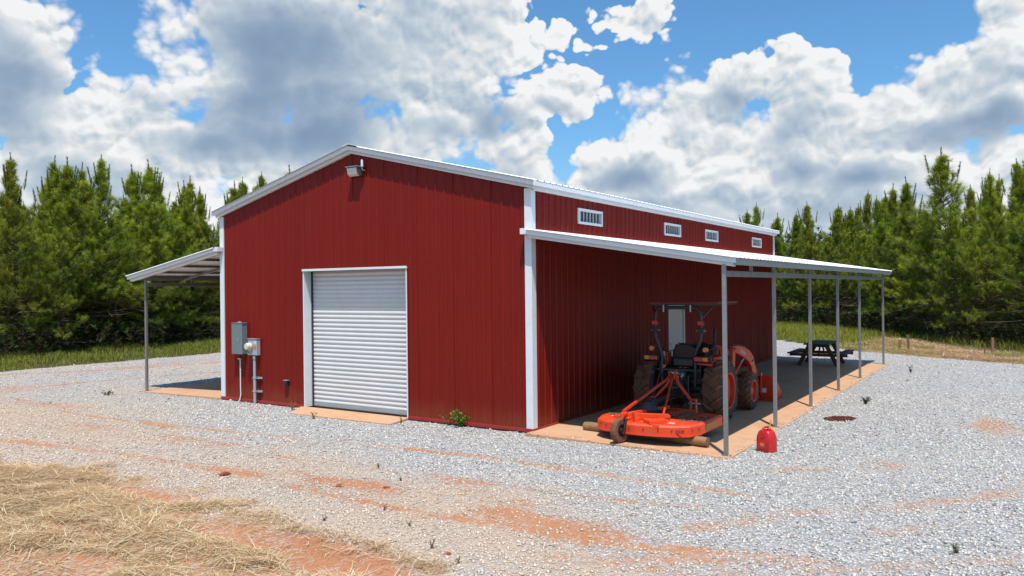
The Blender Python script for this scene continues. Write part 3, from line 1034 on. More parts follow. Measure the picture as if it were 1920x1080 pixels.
# ---- lean-to porches
can_z = lambda u: 3.722 - .164 * u            # top of the sheets at distance u from the wall
EAVE = 3.85
for sg in (1, -1):
    X = (lambda u: u) if sg > 0 else (lambda u: -W - u)
    zf = (lambda x: can_z(x)) if sg > 0 else (lambda x: can_z(-W - x))
    cy0, cy1 = -.185, 16.90
    roof_sheets('canopy_panel', X(.022), X(EAVE + .035), zf, cy0 - .045, cy1 + .045, M['roof'])
    # rake trims at both ends (upper band runs a little past the corner trim)
    for (ya0, ya1, yb0, yb1) in ((cy0 - .012, cy0 + .05, cy0 + .055, cy0 + .15), (cy1 - .05, cy1 + .012, cy1 - .15, cy1 - .055)):
        zl = (lambda x: can_z(max(0, x))) if sg > 0 else (lambda x: can_z(max(0, -W - x)))
        a, b = sorted((X(0.0), X(EAVE + .01)))
        slope_band('canopy_rake_trim', a, b, zl, .006, .090, ya0, ya1, M['white'], barn)
        a, b = sorted((X(.0), X(EAVE - .03)))
        slope_band('canopy_rake_trim', a, b, zl, .062, .150, yb0, yb1, M['white'], barn)
    # end cap that turns round the corner of the gable
    a, b = sorted((X(-.12), X(.001)))
    MB().box(a, b, cy0 - .012, -.031, 3.634, 3.742).build('rake_end_cap', M['white'], barn, bevel=.004)
    # eave fascia
    a, b = sorted((X(EAVE - .012), X(EAVE)))
    MB().box(a, b, cy0 + .052, cy1 - .052, 2.972, 3.078).build('canopy_eave_trim', M['beige'], barn, bevel=.002)
    # purlins under the sheets
    for u in (.35, 1.25, 2.15, 3.05, 3.72):
        a, b = sorted((X(u - .025), X(u + .025)))
        zt_ = can_z(u + .025) - .006
        MB().box(a, b, cy0 + .16, cy1 - .16, zt_ - .055, zt_).build('purlin', M['galv'], barn)
    # posts, header beams, rafters
    PX = 3.66
    post_y = [-.11, 2.81, 5.75, 8.81, 11.93, 16.40] if sg > 0 else [.05, 2.90, 5.80]
    for yy in post_y:
        xc = X(PX) if sg > 0 else X(3.36)
        zb_ = z_porch(xc)
        mb = MB(); mb.box(xc - .032, xc + .032, yy - .032, yy + .032, zb_ + .004, 2.985)
        po = mb.build('post', M['galv'], barn, bevel=.006)
        MB().box(xc - .07, xc + .07, yy - .055, yy + .055, zb_ - .002, zb_ + .006).build('base_plate', M['galv'], po)
    yl = [-.11, 2.81, 5.75, 8.81, 11.93, 16.40] if sg > 0 else [.05, 2.90, 5.80, 8.8, 11.9, 16.4]
    for a_, b_ in zip(yl[:-1], yl[1:]):
        xc = X(PX) if sg > 0 else X(3.36)
        zt_ = 2.885 if sg > 0 else 2.90
        MB().box(xc - .028, xc + .028, a_ + .034, b_ - .034, zt_ - .095, zt_).build('header_beam', M['galv'], barn, bevel=.004)
        n = 2
        for k in range(n):
            yy = a_ + (b_ - a_) * k / n if k else a_
            if k:
                MB().box(xc - .026, xc + .026, yy - .028, yy + .028, zt_ + .002, 3.01).build('stub_post', M['galv'], barn, bevel=.003)
            u0, u1 = .04, 3.74 if sg > 0 else 3.72
            mb = MB()
            yy = max(yy, .02)
            mb.beam((X(u0), yy + .0, can_z(u0) - .062 - .036), (X(u1), yy + .0, can_z(u1) - .062 - .036), .05, .064)
            mb.build('rafter', M['galv'], barn)

# ------------------------------------------------------------------ fittings on the gable wall
# flood light below the ridge
fl = thing('flood_light', 'bronze wall pack flood light with frosted lens high under the gable ridge', 'wall light', (-4.38, -.019, 5.08))
hb = MB()
hb.prism([(0, .02), (-.12, .02), (-.205, .08), (-.235, .235), (-.21, .262), (0, .262)], 'x', -.20, .20)
hb.build('housing', M['bronze'], fl, bevel=.008)
fl.scale = (.80, .78, .80)
lb = MB()
lb.prism([(-.124, .006), (-.205, .060), (-.245, .215), (-.232, .228), (-.19, .07), (-.11, .015)], 'x', -.175, .175)
lb.build('lens', M['lens'], fl, bevel=.006)
MB().box(-.215, .215, -.262, -.10, .240, .272).build('hood', M['grey_box'], fl, bevel=.006)
pc = thing('photocell_sensor', 'small white photocell sensor on a conduit beside the flood light', 'sensor', (-4.17, -.019, 5.27))
o = MB(); o.tube([(0, 0, -.06), (0, -.06, -.06), (0, -.08, -.04), (0, -.08, .02)], .016)
o.build('conduit', M['galv_light'], pc, smooth=40)
MB().lathe([(0, .16), (.022, .155), (.026, .12), (.026, .03), (.034, .028), (.034, .012), (0, .012)], 'z', (0, -.08, 0), 14).build('cap', M['white'], pc, smooth=40)

# disconnect cabinet
ep = thing('electrical_cabinet', 'tall grey steel electrical cabinet on the red gable wall', 'electrical box', (-8.30, -.020, 1.13))
o = MB(); o.box(-.19, .19, -.145, 0, 0, .73)
o.build('cabinet', M['grey_box'], ep, bevel=.006)
MB().box(-.198, .198, -.162, -.147, -.006, .735).build('cover', M['grey_box'], ep, bevel=.004)
MB().box(-.205, .205, -.170, .0, .737, .750).build('rain_hood', M['grey_box'], ep, bevel=.003)
MB().box(.045, .062, -.176, -.163, .30, .38).build('latch', M['galv_light'], ep)
MB().lathe([(0, .0), (.05, 0), (.05, .03), (0, .03)], 'z', (0, -.07, .75), 16).build('hub', M['galv_light'], ep)
# meter base
mt_ = thing('electric_meter', 'pale grey meter box with round cream meter and orange sticker', 'meter', (-7.80, -.020, 1.11))
MB().box(-.165, .165, -.11, 0, 0, .385).build('meter_base', M['meter_box'], mt_, bevel=.008)
MB().box(-.175, .175, -.125, 0, .387, .398).build('rain_hood', M['galv_light'], mt_, bevel=.003)
g = MB(); g.lathe([(.092, 0), (.098, -.02), (.090, -.03), (.088, -.10), (.07, -.135), (0, -.14)], 'y', (-.055, -.112, .215), 28)
g.build('meter_dial', M['cream'], mt_, smooth=40)
MB().lathe([(.105, 0), (.105, -.028), (.09, -.03)], 'y', (-.055, -.111, .215), 28).build('seal_ring', M['galv_light'], mt_, smooth=40)
MB().box(.075, .155, -.1125, -.110, .13, .235).build('warning_sticker', M['sticker'], mt_)
MB().box(.07, .15, -.1125, -.110, .27, .35).build('label_sticker', M['pale_sticker'], mt_)
o = MB(); o.tube([(-.20, -.07, .05), (-.15, -.09, .06), (-.12, -.12, .03)], .03); o.build('nipple', M['galv_light'], mt_, smooth=50)
# riser conduit and straps
rs_ = thing('riser_conduit', 'thick grey riser conduit strapped to wall under the meter box', 'conduit', (-7.76, -.02, -.05))
MB().tube([(0, -.075, 0), (0, -.075, 1.13)], .037, 18).build('pipe', M['galv_light'], rs_, smooth=50)
MB().lathe([(.048, 0), (.048, .06), (.037, .07)], 'z', (0, -.075, 1.06), 18).build('coupling', M['galv'], rs_, smooth=50)
for zz in (.30, .62):
    s_ = MB(); s_.box(-.14, .20, -.022, 0, zz - .022, zz + .022)
    s_.lathe([(.041, -.018), (.046, -.018), (.046, .018), (.041, .018)], 'z', (0, -.075, zz), 18)
    s_.box(.03, .16, -.062, -.022, zz - .02, zz - .012); s_.box(-.14, -.05, -.055, -.022, zz - .02, zz - .012)
    s_.build('strap', M['galv_light'], rs_, bevel=.002)
gw = thing('ground_wire_conduit', 'thin white conduit curving to the gravel under the grey cabinet', 'conduit', (-8.33, -.02, -.05))
o = MB(); o.tube([(0, -.045, 1.06), (0, -.045, .35), (.01, -.045, .18), (-.01, -.06, .06), (-.06, -.10, -.03)], .014, 12)
o.build('pipe', M['white'], gw, smooth=60)
MB().box(-.085, .035, -.06, 0, 1.03, 1.062).build('clamp', M['galv_light'], gw, bevel=.003)
MB().box(-.03, .03, -.05, 0, .78, .79).build('clamp', M['galv_light'], gw)
ol = thing('outlet_cover', 'small black weatherproof outlet cover low on the red wall', 'outlet', (-6.68, -.02, .43))
MB().box(-.05, .05, -.06, 0, 0, .13).build('box', M['black'], ol, bevel=.008)
MB().box(-.065, .065, -.085, 0, .132, .145).build('lid', M['galv_light'], ol, bevel=.003)
MB().prism([(-.02, .01), (-.085, .03), (-.085, .10), (-.06, .13), (-.02, .13)], 'x', -.042, .042).build('flap', M['black'], ol, bevel=.006)

# brown block under the left lean-to, and a red can far off beside the trees
bb = MB(); bb.box(-.22, .22, -.14, .14, 0, .30)
bo = bb.build('wood_block', M['brown_box'], None, bevel=.02, loc=(-10.82, 1.55, z_porch(-10.9) + .004))
tag(bo, 'dark brown wooden block on the slab under the left lean-to', 'block')
rb = thing('red_bin', 'small red bin at the far gravel edge left of the barn', 'bin', (-22.15, 10.15, .0))
MB().lathe([(0, -.04), (.17, -.04), (.2, .42), (.21, .44), (0, .45)], 'z', n=20).build('body', M['can_red'], rb, smooth=40)
MB().lathe([(.22, .43), (.22, .46), (.1, .50), (0, .505)], 'z', n=20).build('lid', M['orange'], rb, smooth=40)

# ------------------------------------------------------------------ tractor
TZ = -.022
tr = thing('tractor', 'orange compact tractor with muddy tyres, loader and sunshade parked on porch', 'tractor', (1.855, 2.88, TZ))


def wheel(name, xc, yc, r, w, rim_r, nlug, lug_h, side, skew):
    """xc is the middle of the tyre in tractor space; side=+1 outer face towards +x"""
    hw = w / 2
    tp = [(rim_r, -hw * .80), (rim_r + .02, -hw * .92), (r * .80, -hw), (r * .93 - lug_h, -hw * .93), (r - lug_h, -hw * .78), (r - lug_h + .006, 0),
          (r - lug_h, hw * .78), (r * .93 - lug_h, hw * .93), (r * .80, hw), (rim_r + .02, hw * .92), (rim_r, hw * .80)]
    t = MB(); t.lathe(tp, 'x', (0, 0, 0), 48)
    to = t.build(name, M['rubber'], tr, smooth=35, loc=(xc, yc, r))
    tb_ = MB(); tb_.lathe([(r * .93 - lug_h + .003, -hw * .90), (r - lug_h + .004, -hw * .76), (r - lug_h + .011, 0), (r - lug_h + .004, hw * .76), (r * .93 - lug_h + .003, hw * .90)], 'x', (0, 0, 0), 48)
    tb_.build('tread_band', M['mud'], to, smooth=50)
    lugs = MB()
    for k in range(nlug):
        for s in (-1, 1):
            a0 = 2 * math.pi * (k + (0.5 if s > 0 else 0)) / nlug
            segs = 5
            rngs = []
            for j in range(segs + 1):
                f = j / segs
                x = s * hw * (-.04 + 1.05 * f)
                rr = r + .002 if f < .75 else r - (f - .75) * 4 * lug_h * 1.3
                rb_ = r - lug_h - .02 - (.03 if f > .85 else 0)
                aa = a0 - skew * f
                wd_ = (.055 + .018 * math.sin(j * 2.1 + k)) / r * (1 if f < .9 else .8)
                rngs.append([(x, rb_, aa - wd_ * .62), (x, rb_, aa + wd_ * .62), (x, rr, aa + wd_ * .42), (x, rr, aa - wd_ * .42)])
            vs = []
            for rg in rngs:
                for (x, rad, ang) in rg: vs.append((x, rad * math.cos(ang), rad * math.sin(ang)))
            fs = []
            for j in range(segs):
                for q in range(4):
                    fs.append((j * 4 + q, j * 4 + (q + 1) % 4, j * 4 + 4 + (q + 1) % 4, j * 4 + 4 + q))
            fs.append((3, 2, 1, 0)); fs.append(tuple(range(segs * 4, segs * 4 + 4)))
            lugs.add(vs, fs)
    lg = lugs.build('tread_lugs', M['mud'], to, bevel=.006)
    lg['kind'] = 'stuff'
    rm = MB()
    s = side
    rm.lathe([(rim_r + .004, -s * hw * .82), (rim_r + .022, s * hw * .90), (rim_r + .018, s * hw * .96), (rim_r - .006, s * hw * .93), (rim_r - .018, s * hw * .55), (rim_r - .05, s * hw * .50),
              (rim_r * .62, s * hw * .18), (rim_r * .45, s * hw * .12), (rim_r * .34, s * hw * .30), (rim_r * .30, s * hw * .62), (0, s * hw * .62)], 'x', (0, 0, 0), 40)
    rm.build('rim', M['orange'], to, smooth=35)
    nt = MB()
    for k in range(6):
        a = 2 * math.pi * k / 6
        nt.lathe([(0, 0), (.017, 0), (.017, s * .03), (0, s * .03)], 'x', (s * hw * .20, rim_r * .40 * math.cos(a), rim_r * .40 * math.sin(a)), 6)
    nt.build('wheel_nuts', M['black_metal'], to)
    return to


wheel('rear_wheel', .715, 0, .605, .42, .335, 15, .056, 1, .30)
wheel('rear_wheel', -.715, 0, .605, .42, .335, 15, .056, -1, .30)
wheel('front_wheel', .755, 1.72, .405, .30, .215, 17, .030, 1, .34)
wheel('front_wheel', -.755, 1.72, .405, .30, .215, 17, .030, -1, .34)

# chassis: transmission, engine, axles
o = MB()
o.box(-.17, .17, -.28, .95, .42, .80)
o.box(-.13, .13, -.42, -.28, .46, .78)
o.box(-.22, .22, .95, 2.05, .50, .74)
o.tube([(-.52, 0, .605), (.52, 0, .605)], .10, 16)
o.tube([(-.62, 1.72, .40), (.62, 1.72, .40)], .055, 12)
o.box(-.16, .16, 1.60, 1.84, .36, .56)
o.box(-.10, .10, -.50, -.40, .52, .62)
o.build('chassis', M['black_metal'], tr, bevel=.012)
o = MB(); o.lathe([(0, 0), (.024, 0), (.024, -.10), (.02, -.10), (0, -.10)], 'y', (0, -.46, .58), 12)
o.lathe([(.06, 0), (.075, -.08), (.07, -.08), (.055, 0)], 'y', (0, -.44, .58), 16)
o.build('pto_shaft_guard', M['black'], tr, smooth=40)
# rear hydraulics and three point linkage
o = MB()
o.box(-.15, .15, -.36, -.05, .80, .98)
for s in (-1, 1):
    o.beam((s * .18, -.12, .94), (s * .30, -.62, .90), .04, .05)
    o.tube([(s * .30, -.62, .90), (s * .36, -.78, .50)], .014, 8)
    o.beam((s * .20, .05, .40), (s * .38, -1.05, .42), .022, .065)
o.tube([(0, -.34, .90), (.10, -1.02, .96)], .022, 10)
o.build('linkage', M['black_metal'], tr, bevel=.004)
o = MB()
for k, (x0, z0) in enumerate(((-.10, .92), (-.04, .90), (.05, .93), (.12, .90))):
    o.tube([(x0, -.30, z0), (x0 * 1.2, -.46, z0 - .03), (x0 * 1.5 + .05, -.50, z0 - .18), (x0 + .12, -.34, z0 - .30)], .012, 8)
o.build('hydraulic_hoses', M['black'], tr, smooth=60)
o = MB()
for x0 in (-.12, .0, .10):
    o.tube([(x0, -.37, .93), (x0, -.41, .93)], .018, 8)
o.build('couplers', M['galv_light'], tr)

# platform, fenders
o = MB()
o.box(-.46, .46, -.10, 1.15, .82, .86)
o.box(-.46, .46, -.36, -.10, .98, 1.02)
o.box(-.46, .46, -.12, -.09, .84, 1.0)
o.build('platform', M['black_metal'], tr, bevel=.006)
for s in (-1, 1):
    o = MB()
    pts = []
    for k in range(13):
        a = math.radians(200 - 150 * k / 12)
        pts.append((.0 + .72 * math.cos(a), .60 + .68 * math.sin(a)))
    pts = [(p[0], min(p[1], 1.235 if p[0] < .35 else 1.20)) for p in pts]
    pts = [(y, z) for (y, z) in pts if z > 1.12 or y > .2]
    n = len(pts)
    vs = [(s * .40, y, z) for y, z in pts] + [(s * .70, y, z) for y, z in pts] + [(s * .40, y, z - .022) for y, z in pts] + [(s * .70, y, z - .05) for y, z in pts]
    fs = []
    for i in range(n - 1):
        fs += [(i, i + 1, n + i + 1, n + i), (2 * n + i, 3 * n + i, 3 * n + i + 1, 2 * n + i + 1), (n + i, n + i + 1, 3 * n + i + 1, 3 * n + i), (i, 2 * n + i, 2 * n + i + 1, i + 1)]
    fs += [(0, n, 3 * n, 2 * n), (n - 1, 3 * n - 1, 4 * n - 1, 2 * n - 1)]
    o.add(vs, fs)
    fen = o.build('fender', M['orange'] if s > 0 else M['black'], tr, smooth=35)
    MB().box(min(s * .40, s * .44), max(s * .40, s * .44), -.30, .60, .86, 1.20).build('fender_side', M['black'], fen, bevel=.01)
    # light bracket and lens
    b_ = MB(); b_.box(min(s * .36, s * .72), max(s * .36, s * .72), -.50, -.42, 1.185, 1.30)
    br = b_.build('light_bracket', M['black'], tr, bevel=.012)
    xr0, xr1 = (.385, .555), (.558, .655)
    MB().box(min(s * xr0[0], s * xr0[1]), max(s * xr0[0], s * xr0[1]), -.522, -.502, 1.205, 1.282).build('tail_lens', M['redlens'], br, bevel=.004)
    MB().box(min(s * xr1[0], s * xr1[1]), max(s * xr1[0], s * xr1[1]), -.522, -.502, 1.205, 1.282).build('indicator_lens', M['amber'], br, bevel=.004)
    l_ = MB(); l_.lathe([(0, -.05), (.045, -.045), (.055, -.02), (.055, .02), (.045, .045), (0, .05)], 'y', (s * .56, -.36, 1.42), 18)
    lo = l_.build('flasher', M['amber'], tr, smooth=40)
    MB().tube([(s * .56, -.36, 1.27), (s * .56, -.36, 1.38)], .018, 8).build('stalk', M['black'], lo)
# orange panel on the right fender, grab rail
MB().box(.50, .74, -.40, .42, 1.245, 1.275).build('fender_panel', M['orange'], tr, bevel=.01)

# seat
o = MB(); o.box(-.25, .25, .06, .50, 1.02, 1.14)
o.build('seat', M['vinyl'], tr, bevel=.04, segs=3)
bk = MB()
n = 14; prof = []
for k in range(n + 1):
    a = math.pi * k / n
    prof.append((.245 * math.cos(a), 1.27 + .235 * math.sin(a) ** .8))
prof = [(.245, 1.08)] + prof + [(-.245, 1.08)]
vsf = [(x, -.04 - .10 * (z - 1.08), z) for x, z in prof]; vsb = [(x, .06 - .10 * (z - 1.08), z) for x, z in prof]
bk.hexa(vsf, vsb)
bk.build('seat_back', M['vinyl'], tr, bevel=.025, segs=3)
MB().box(-.20, .22, -.14, -.07, 1.055, 1.21).build('document_pouch', M['black_metal'], tr, bevel=.02)
# red canister with pale label beside the seat
c_ = MB(); c_.box(-.52, -.34, -.06, .16, 1.06, 1.33)
co = c_.build('tool_box', M['orange'], tr, bevel=.02)
MB().box(-.46, -.395, -.070, -.062, 1.08, 1.34).build('paper_label', M['cream'], co)
# steering wheel, column, dash
o = MB()
nseg = 26; ring = []
for k in range(nseg + 1):
    a = 2 * math.pi * k / nseg
    ring.append((.20 * math.cos(a), .80 + .20 * math.sin(a) * .87, 1.36 + .20 * math.sin(a) * .45))
o.tube(ring, .015, 8, caps=False)
for a in (90, 210, 330):
    a = math.radians(a)
    o.tube([(0, .80, 1.34), (.19 * math.cos(a), .80 + .19 * math.sin(a) * .87, 1.36 + .19 * math.sin(a) * .45)], .010, 6)
o.tube([(0, .80, 1.34), (0, 1.0, 1.10)], .03, 10)
o.build('steering_wheel', M['black'], tr, smooth=60)
o = MB(); o.prism([(.92, .86), (1.18, .86), (1.18, 1.42), (1.02, 1.42), (.90, 1.22)], 'x', -.26, .26)
o.build('dashboard', M['black'], tr, bevel=.02)
# levers
o = MB()
for x0, y0 in ((.36, .30), (.42, .42), (.33, .50)):
    o.tube([(x0, y0, 1.02), (x0 + .02, y0 + .02, 1.30)], .009, 6)
    o.lathe([(0, 0), (.02, .005), (.022, .03), (0, .05)], 'z', (x0 + .02, y0 + .02, 1.29), 10)
o.build('levers', M['black'], tr)
# hood
o = MB()
hp = [(1.18, .84), (2.30, .80), (2.36, .92), (2.33, 1.14), (2.18, 1.24), (1.70, 1.34), (1.18, 1.43)]
o.prism(hp, 'x', -.27, .27)
hood = o.build('hood', M['orange'], tr, bevel=.06, segs=4)
MB().box(-.20, .20, 2.345, 2.37, .86, 1.12).build('grille', M['black'], hood, bevel=.01)
for s in (-1, 1):
    MB().box(s * .274 - .004, s * .274 + .004, 1.45, 2.10, .90, 1.12).build('side_grille', M['black'], hood)
    MB().box(s * .16 - .055, s * .16 + .055, 2.348, 2.376, .97, 1.08).build('headlight', M['lens'], hood, bevel=.01)

# tread plate, wiring, filters and fasteners that break up the clean shapes
o = MB()
for x0, y0, x1, y1 in ((-.3, .10, -.30, 1.0), (.3, .10, .32, 1.0)):
    o.tube([(x0, y0, .80), (x0 * 1.05, .5, .74), (x1, y1, .78)], .013, 6)
for k in range(5):
    o.tube([(.27, 1.25 + .08 * k, .82), (.36, 1.22 + .08 * k, .66), (.45, 1.14, .60 + .02 * k)], .009, 6)
o.build('hose_bundle', M['black'], tr, smooth=60)
MB().lathe([(0, 0), (.055, 0), (.06, .02), (.06, .15), (.04, .17), (0, .17)], 'x', (.23, 1.35, .66), 18).build('oil_filter', M['pale_sticker'], tr, smooth=40)
o = MB()
for s in (-1, 1):
    o.box(min(s * .44, s * .56), max(s * .44, s * .56), .86, 1.12, .52, .545)
    o.beam((s * .46, .90, .54), (s * .42, .95, .82), .03, .03); o.beam((s * .46, 1.10, .54), (s * .42, 1.08, .82), .03, .03)
o.build('step', M['black_metal'], tr)
o = MB(); o.tube([(.56, -.28, 1.27), (.58, -.26, 1.40), (.60, .10, 1.44), (.60, .34, 1.38), (.60, .38, 1.27)], .013, 8)
o.tube([(-.56, -.10, 1.23), (-.58, -.08, 1.40), (-.60, .10, 1.43), (-.60, .34, 1.38), (-.60, .38, 1.24)], .013, 8)
o.build('grab_rail', M['black'], tr, smooth=60)
MB().tube([(.18, 1.30, 1.36), (.18, 1.30, 1.66), (.18, 1.36, 1.74)], .028, 12).build('exhaust_pipe', M['black_metal'], tr, smooth=50)
MB().box(-.12, .12, -.378, -.362, .86, .93).build('plate_sticker', M['pale_sticker'], tr)
MB().prism([(-.36, 1.10), (-.30, 1.02), (-.24, 1.10)], 'y', -.382, -.376).build('slow_vehicle_sticker', M['sticker'], tr)

# roll bar with sunshade
def rops_path(s):
    return [(s * .345, -.36, .70), (s * .345, -.36, 1.28), (s * .36, -.36, 1.36), (s * .455, -.37, 1.60), (s * .478, -.37, 1.72), (s * .478, -.36, 2.05), (s * .465, -.36, 2.14), (s * .41, -.36, 2.22), (s * .33, -.36, 2.245)]
pts = rops_path(-1) + rops_path(1)[::-1]
o = MB(); o.tube(pts, .037, 10)
ro = o.build('roll_bar', M['black_metal'], tr, smooth=50)
for s in (-1, 1):
    MB().box(s * .478 - .055, s * .478 + .055, -.42, -.32, 1.90, 1.98).build('red_bracket', M['redlens'], ro, bevel=.004)
    MB().box(s * .478 - .06, s * .478 + .06, -.42, -.31, 1.74, 1.84).build('hinge', M['black'], ro, bevel=.008)
    MB().tube([(s * .478 - .09, -.37, 1.79), (s * .478 + .10, -.37, 1.79)], .012, 8).build('hinge_pin', M['galv_light'], ro)
    MB().box(s * .28 - .012, s * .28 + .012, -.42, -.395, 2.16, 2.30).build('clamp_bolt', M['galv_light'], ro)
    MB().beam((s * .47, -.34, 2.02), (s * .66, -.05, 2.30), .03, .03).build('brace', M['black_metal'], ro)
o = MB(); o.box(-.62, .82, -.34, .86, 2.325, 2.352)
ss_ = o.build('sunshade', M['red_trim'], tr, bevel=.01)
o = MB()
for x0 in (-.60, .80): o.box(x0 - .02, x0 + .02, -.33, .85, 2.285, 2.322)
for y0 in (-.32, .25, .83): o.box(-.58, .78, y0 - .02, y0 + .02, 2.290, 2.322)
o.build('shade_frame', M['black_metal'], ss_)

# loader: towers, arms, cylinders, bucket
for s in (-1, 1):
    xo = s * .60
    def xs_(a): return (xo - a, xo + a)
    tw = MB()
    tw.prism([(1.02, .55), (1.20, .55), (1.26, 1.05), (1.30, 1.34), (1.12, 1.38), (1.08, 1.05)], 'x', *xs_(.035))
    tower = tw.build('loader_tower', M['orange'], tr, bevel=.008)
    MB().box(min(0, xo), max(0, xo), 1.04, 1.16, .56, .66).build('cross_mount', M['black_metal'], tower)
    arm = MB()
    poly = [(1.10, 1.40), (1.22, 1.42), (1.90, 1.33), (2.38, 1.20), (2.60, 1.05), (2.72, .70), (2.98, .22), (2.86, .18), (2.52, .66), (2.38, .92), (1.90, 1.12), (1.30, 1.28), (1.12, 1.29)]
    # split into convex strips so that the side faces fill well
    top_ = [(1.10, 1.40), (1.50, 1.385), (1.90, 1.33), (2.30, 1.22), (2.58, 1.06), (2.72, .78), (3.00, .24)]
    bot_ = [(1.12, 1.28), (1.50, 1.20), (1.88, 1.10), (2.22, .98), (2.42, .84), (2.52, .66), (2.86, .18)]
    vs = []
    for xx in xs_(.045):
        vs += [(xx, y, z) for y, z in top_] + [(xx, y, z) for y, z in bot_]
    n = len(top_); fs = []
    for i in range(n - 1):
        fs += [(i, i + 1, n + i + 1, n + i), (2 * n + i, 3 * n + i, 3 * n + i + 1, 2 * n + i + 1), (i, 2 * n + i, 2 * n + i + 1, i + 1), (n + i, n + i + 1, 3 * n + i + 1, 3 * n + i)]
    fs += [(0, n, 3 * n, 2 * n), (n - 1, 3 * n - 1, 4 * n - 1, 2 * n - 1)]
    arm.add(vs, fs)
    ao = arm.build('loader_arm', M['orange'], tr, bevel=.010)
    cyl = MB(); cyl.tube([(xo, 1.16, .70), (xo, 1.70, .98)], .035, 12); cyl.build('lift_cylinder', M['orange'], ao, smooth=50)
    cyl = MB(); cyl.tube([(xo, 1.65, .95), (xo, 2.05, 1.10)], .018, 10); cyl.build('piston_rod', M['galv_light'], ao, smooth=50)
    cyl = MB(); cyl.tube([(xo + s * .0, 2.45, 1.10), (xo, 2.98, .62)], .028, 12); cyl.build('tilt_cylinder', M['orange'], ao, smooth=50)
    for (yy, zz) in ((1.18, 1.34), (2.46, .98), (2.92, .24), (1.16, .72)):
        MB().lathe([(0, 0), (.026, 0), (.026, s * .02), (0, s * .02)], 'x', (xo + s * .046, yy, zz), 12).build('pin', M['black_metal'], ao)
    MB().tube([(xo, 1.2, 1.42), (xo, 1.9, 1.36), (xo - s * .02, 2.4, 1.22), (xo - s * .03, 2.60, 1.10)], .012, 8).build('hose', M['black'], ao, smooth=60)
    if s > 0:
        for (txt, y0, z0, rot, size) in (('Kubota', 1.58, 1.222, -.20, .125), ('LA525', 2.34, 1.035, -.78, .062)):
            cu = bpy.data.curves.new('lettering', 'FONT')
            cu.body = txt; cu.size = size; cu.extrude = .0015
            tmp = bpy.data.objects.new('lettering_source', cu); COL.objects.link(tmp)
            bpy.context.view_layer.update()
            me_ = bpy.data.meshes.new_from_object(tmp.evaluated_get(bpy.context.evaluated_depsgraph_get()))
            me_.name = 'lettering'; me_.materials.clear(); me_.materials.append(M['letter'])
            bpy.data.objects.remove(tmp)
            to_ = bpy.data.objects.new('lettering', me_); COL.objects.link(to_)
            to_.parent = ao
            # text reads along +y on the outer (+x) face
            R_ = Matrix(((0, 0, 1), (1, 0, 0), (0, 1, 0)))
            rot_m = Matrix.Rotation(rot, 3, 'X')
            to_.rotation_euler = (rot_m @ R_).to_euler()
            to_.location = (xo + .0485, y0, z0)
MB().tube([(-.60, 2.50, .88), (.60, 2.50, .88)], .035, 14).build('arm_cross_tube', M['orange'], tr, smooth=50)
# bucket
bx0, bx1 = -.90, .93
prof = [(3.10, .56), (3.06, .30), (3.06, .10), (3.14, .015), (3.40, .004), (3.92, .004)]
o = MB()
t_ = .012
for (a, b) in zip(prof[:-1], prof[1:]):
    o.beam((bx0, (a[0] + b[0]) / 2, (a[1] + b[1]) / 2), (bx1, (a[0] + b[0]) / 2, (a[1] + b[1]) / 2), math.dist(a, b) if abs(a[1] - b[1]) < abs(a[0] - b[0]) else t_, t_ if abs(a[1] - b[1]) < abs(a[0] - b[0]) else math.dist(a, b))
bo_ = o.build('bucket', M['orange'], tr, bevel=.003)
for xx in (bx0, bx1):
    MB().prism([(3.10, .565), (3.05, .30), (3.05, .10), (3.14, .0), (3.94, .0), (3.92, .06), (3.22, .56)], 'x', xx - .008, xx + .008).build('side_plate', M['orange'], bo_, bevel=.003)
MB().box(bx0, bx1, 3.07, 3.15, .54, .58).build('top_bar', M['orange'], bo_, bevel=.006)
MB().box(bx0 - .01, bx1 + .01, 3.88, 3.98, -.0, .02).build('cutting_edge', M['galv'], bo_)
for xx in (-.60, .60):
    MB().prism([(3.05, .12), (2.92, .16), (2.90, .30), (2.96, .66), (3.05, .66)], 'x', xx - .10, xx - .08).build('bracket', M['orange'], bo_)
    MB().prism([(3.05, .12), (2.92, .16), (2.90, .30), (2.96, .66), (3.05, .66)], 'x', xx + .08, xx + .10).build('bracket', M['orange'], bo_)
MB().box(.70, .79, 3.042, 3.052, .20, .30).build('sticker', M['pale_sticker'], bo_)

# ------------------------------------------------------------------ rotary mower behind the tractor
mw = thing('rotary_mower', 'bright orange rotary mower deck with A frame and small tail wheel', 'mower', (2.10, 0, TZ))
DZ0, DZ1 = .155, .345


def deck_outline():
    pts = [(-.95, 1.58), (-.95, .48)]
    for k in range(9):           # rounded rear edge
        t = k / 8
        a = math.pi * (1 - t)
        pts.append((.93 * math.cos(a), .42 - .50 * math.sin(a) ** .8))
    pts += [(.95, .48), (.95, 1.58)]
    return pts


out = deck_outline()
o = MB()
n = len(out)
ins = [(x * .965, y * .97 + .03) for x, y in out]
vs = [(x, y, DZ0) for x, y in out] + [(x, y, DZ1 - .03) for x, y in out] + [(x, y, DZ1) for x, y in ins] + [(x * .99, y * .99 + .008, DZ0) for x, y in out]
fs = [tuple(range(2 * n, 3 * n))]
for i in range(n):
    j = (i + 1) % n
    fs += [(i, j, n + j, n + i), (n + i, n + j, 2 * n + j, 2 * n + i), (3 * n + j, 3 * n + i, i, j)]
fs.append(tuple(range(4 * n - 1, 3 * n - 1, -1)))
o.add(vs, fs)
deck = o.build('deck', M['orange_deck'], mw, bevel=.006)
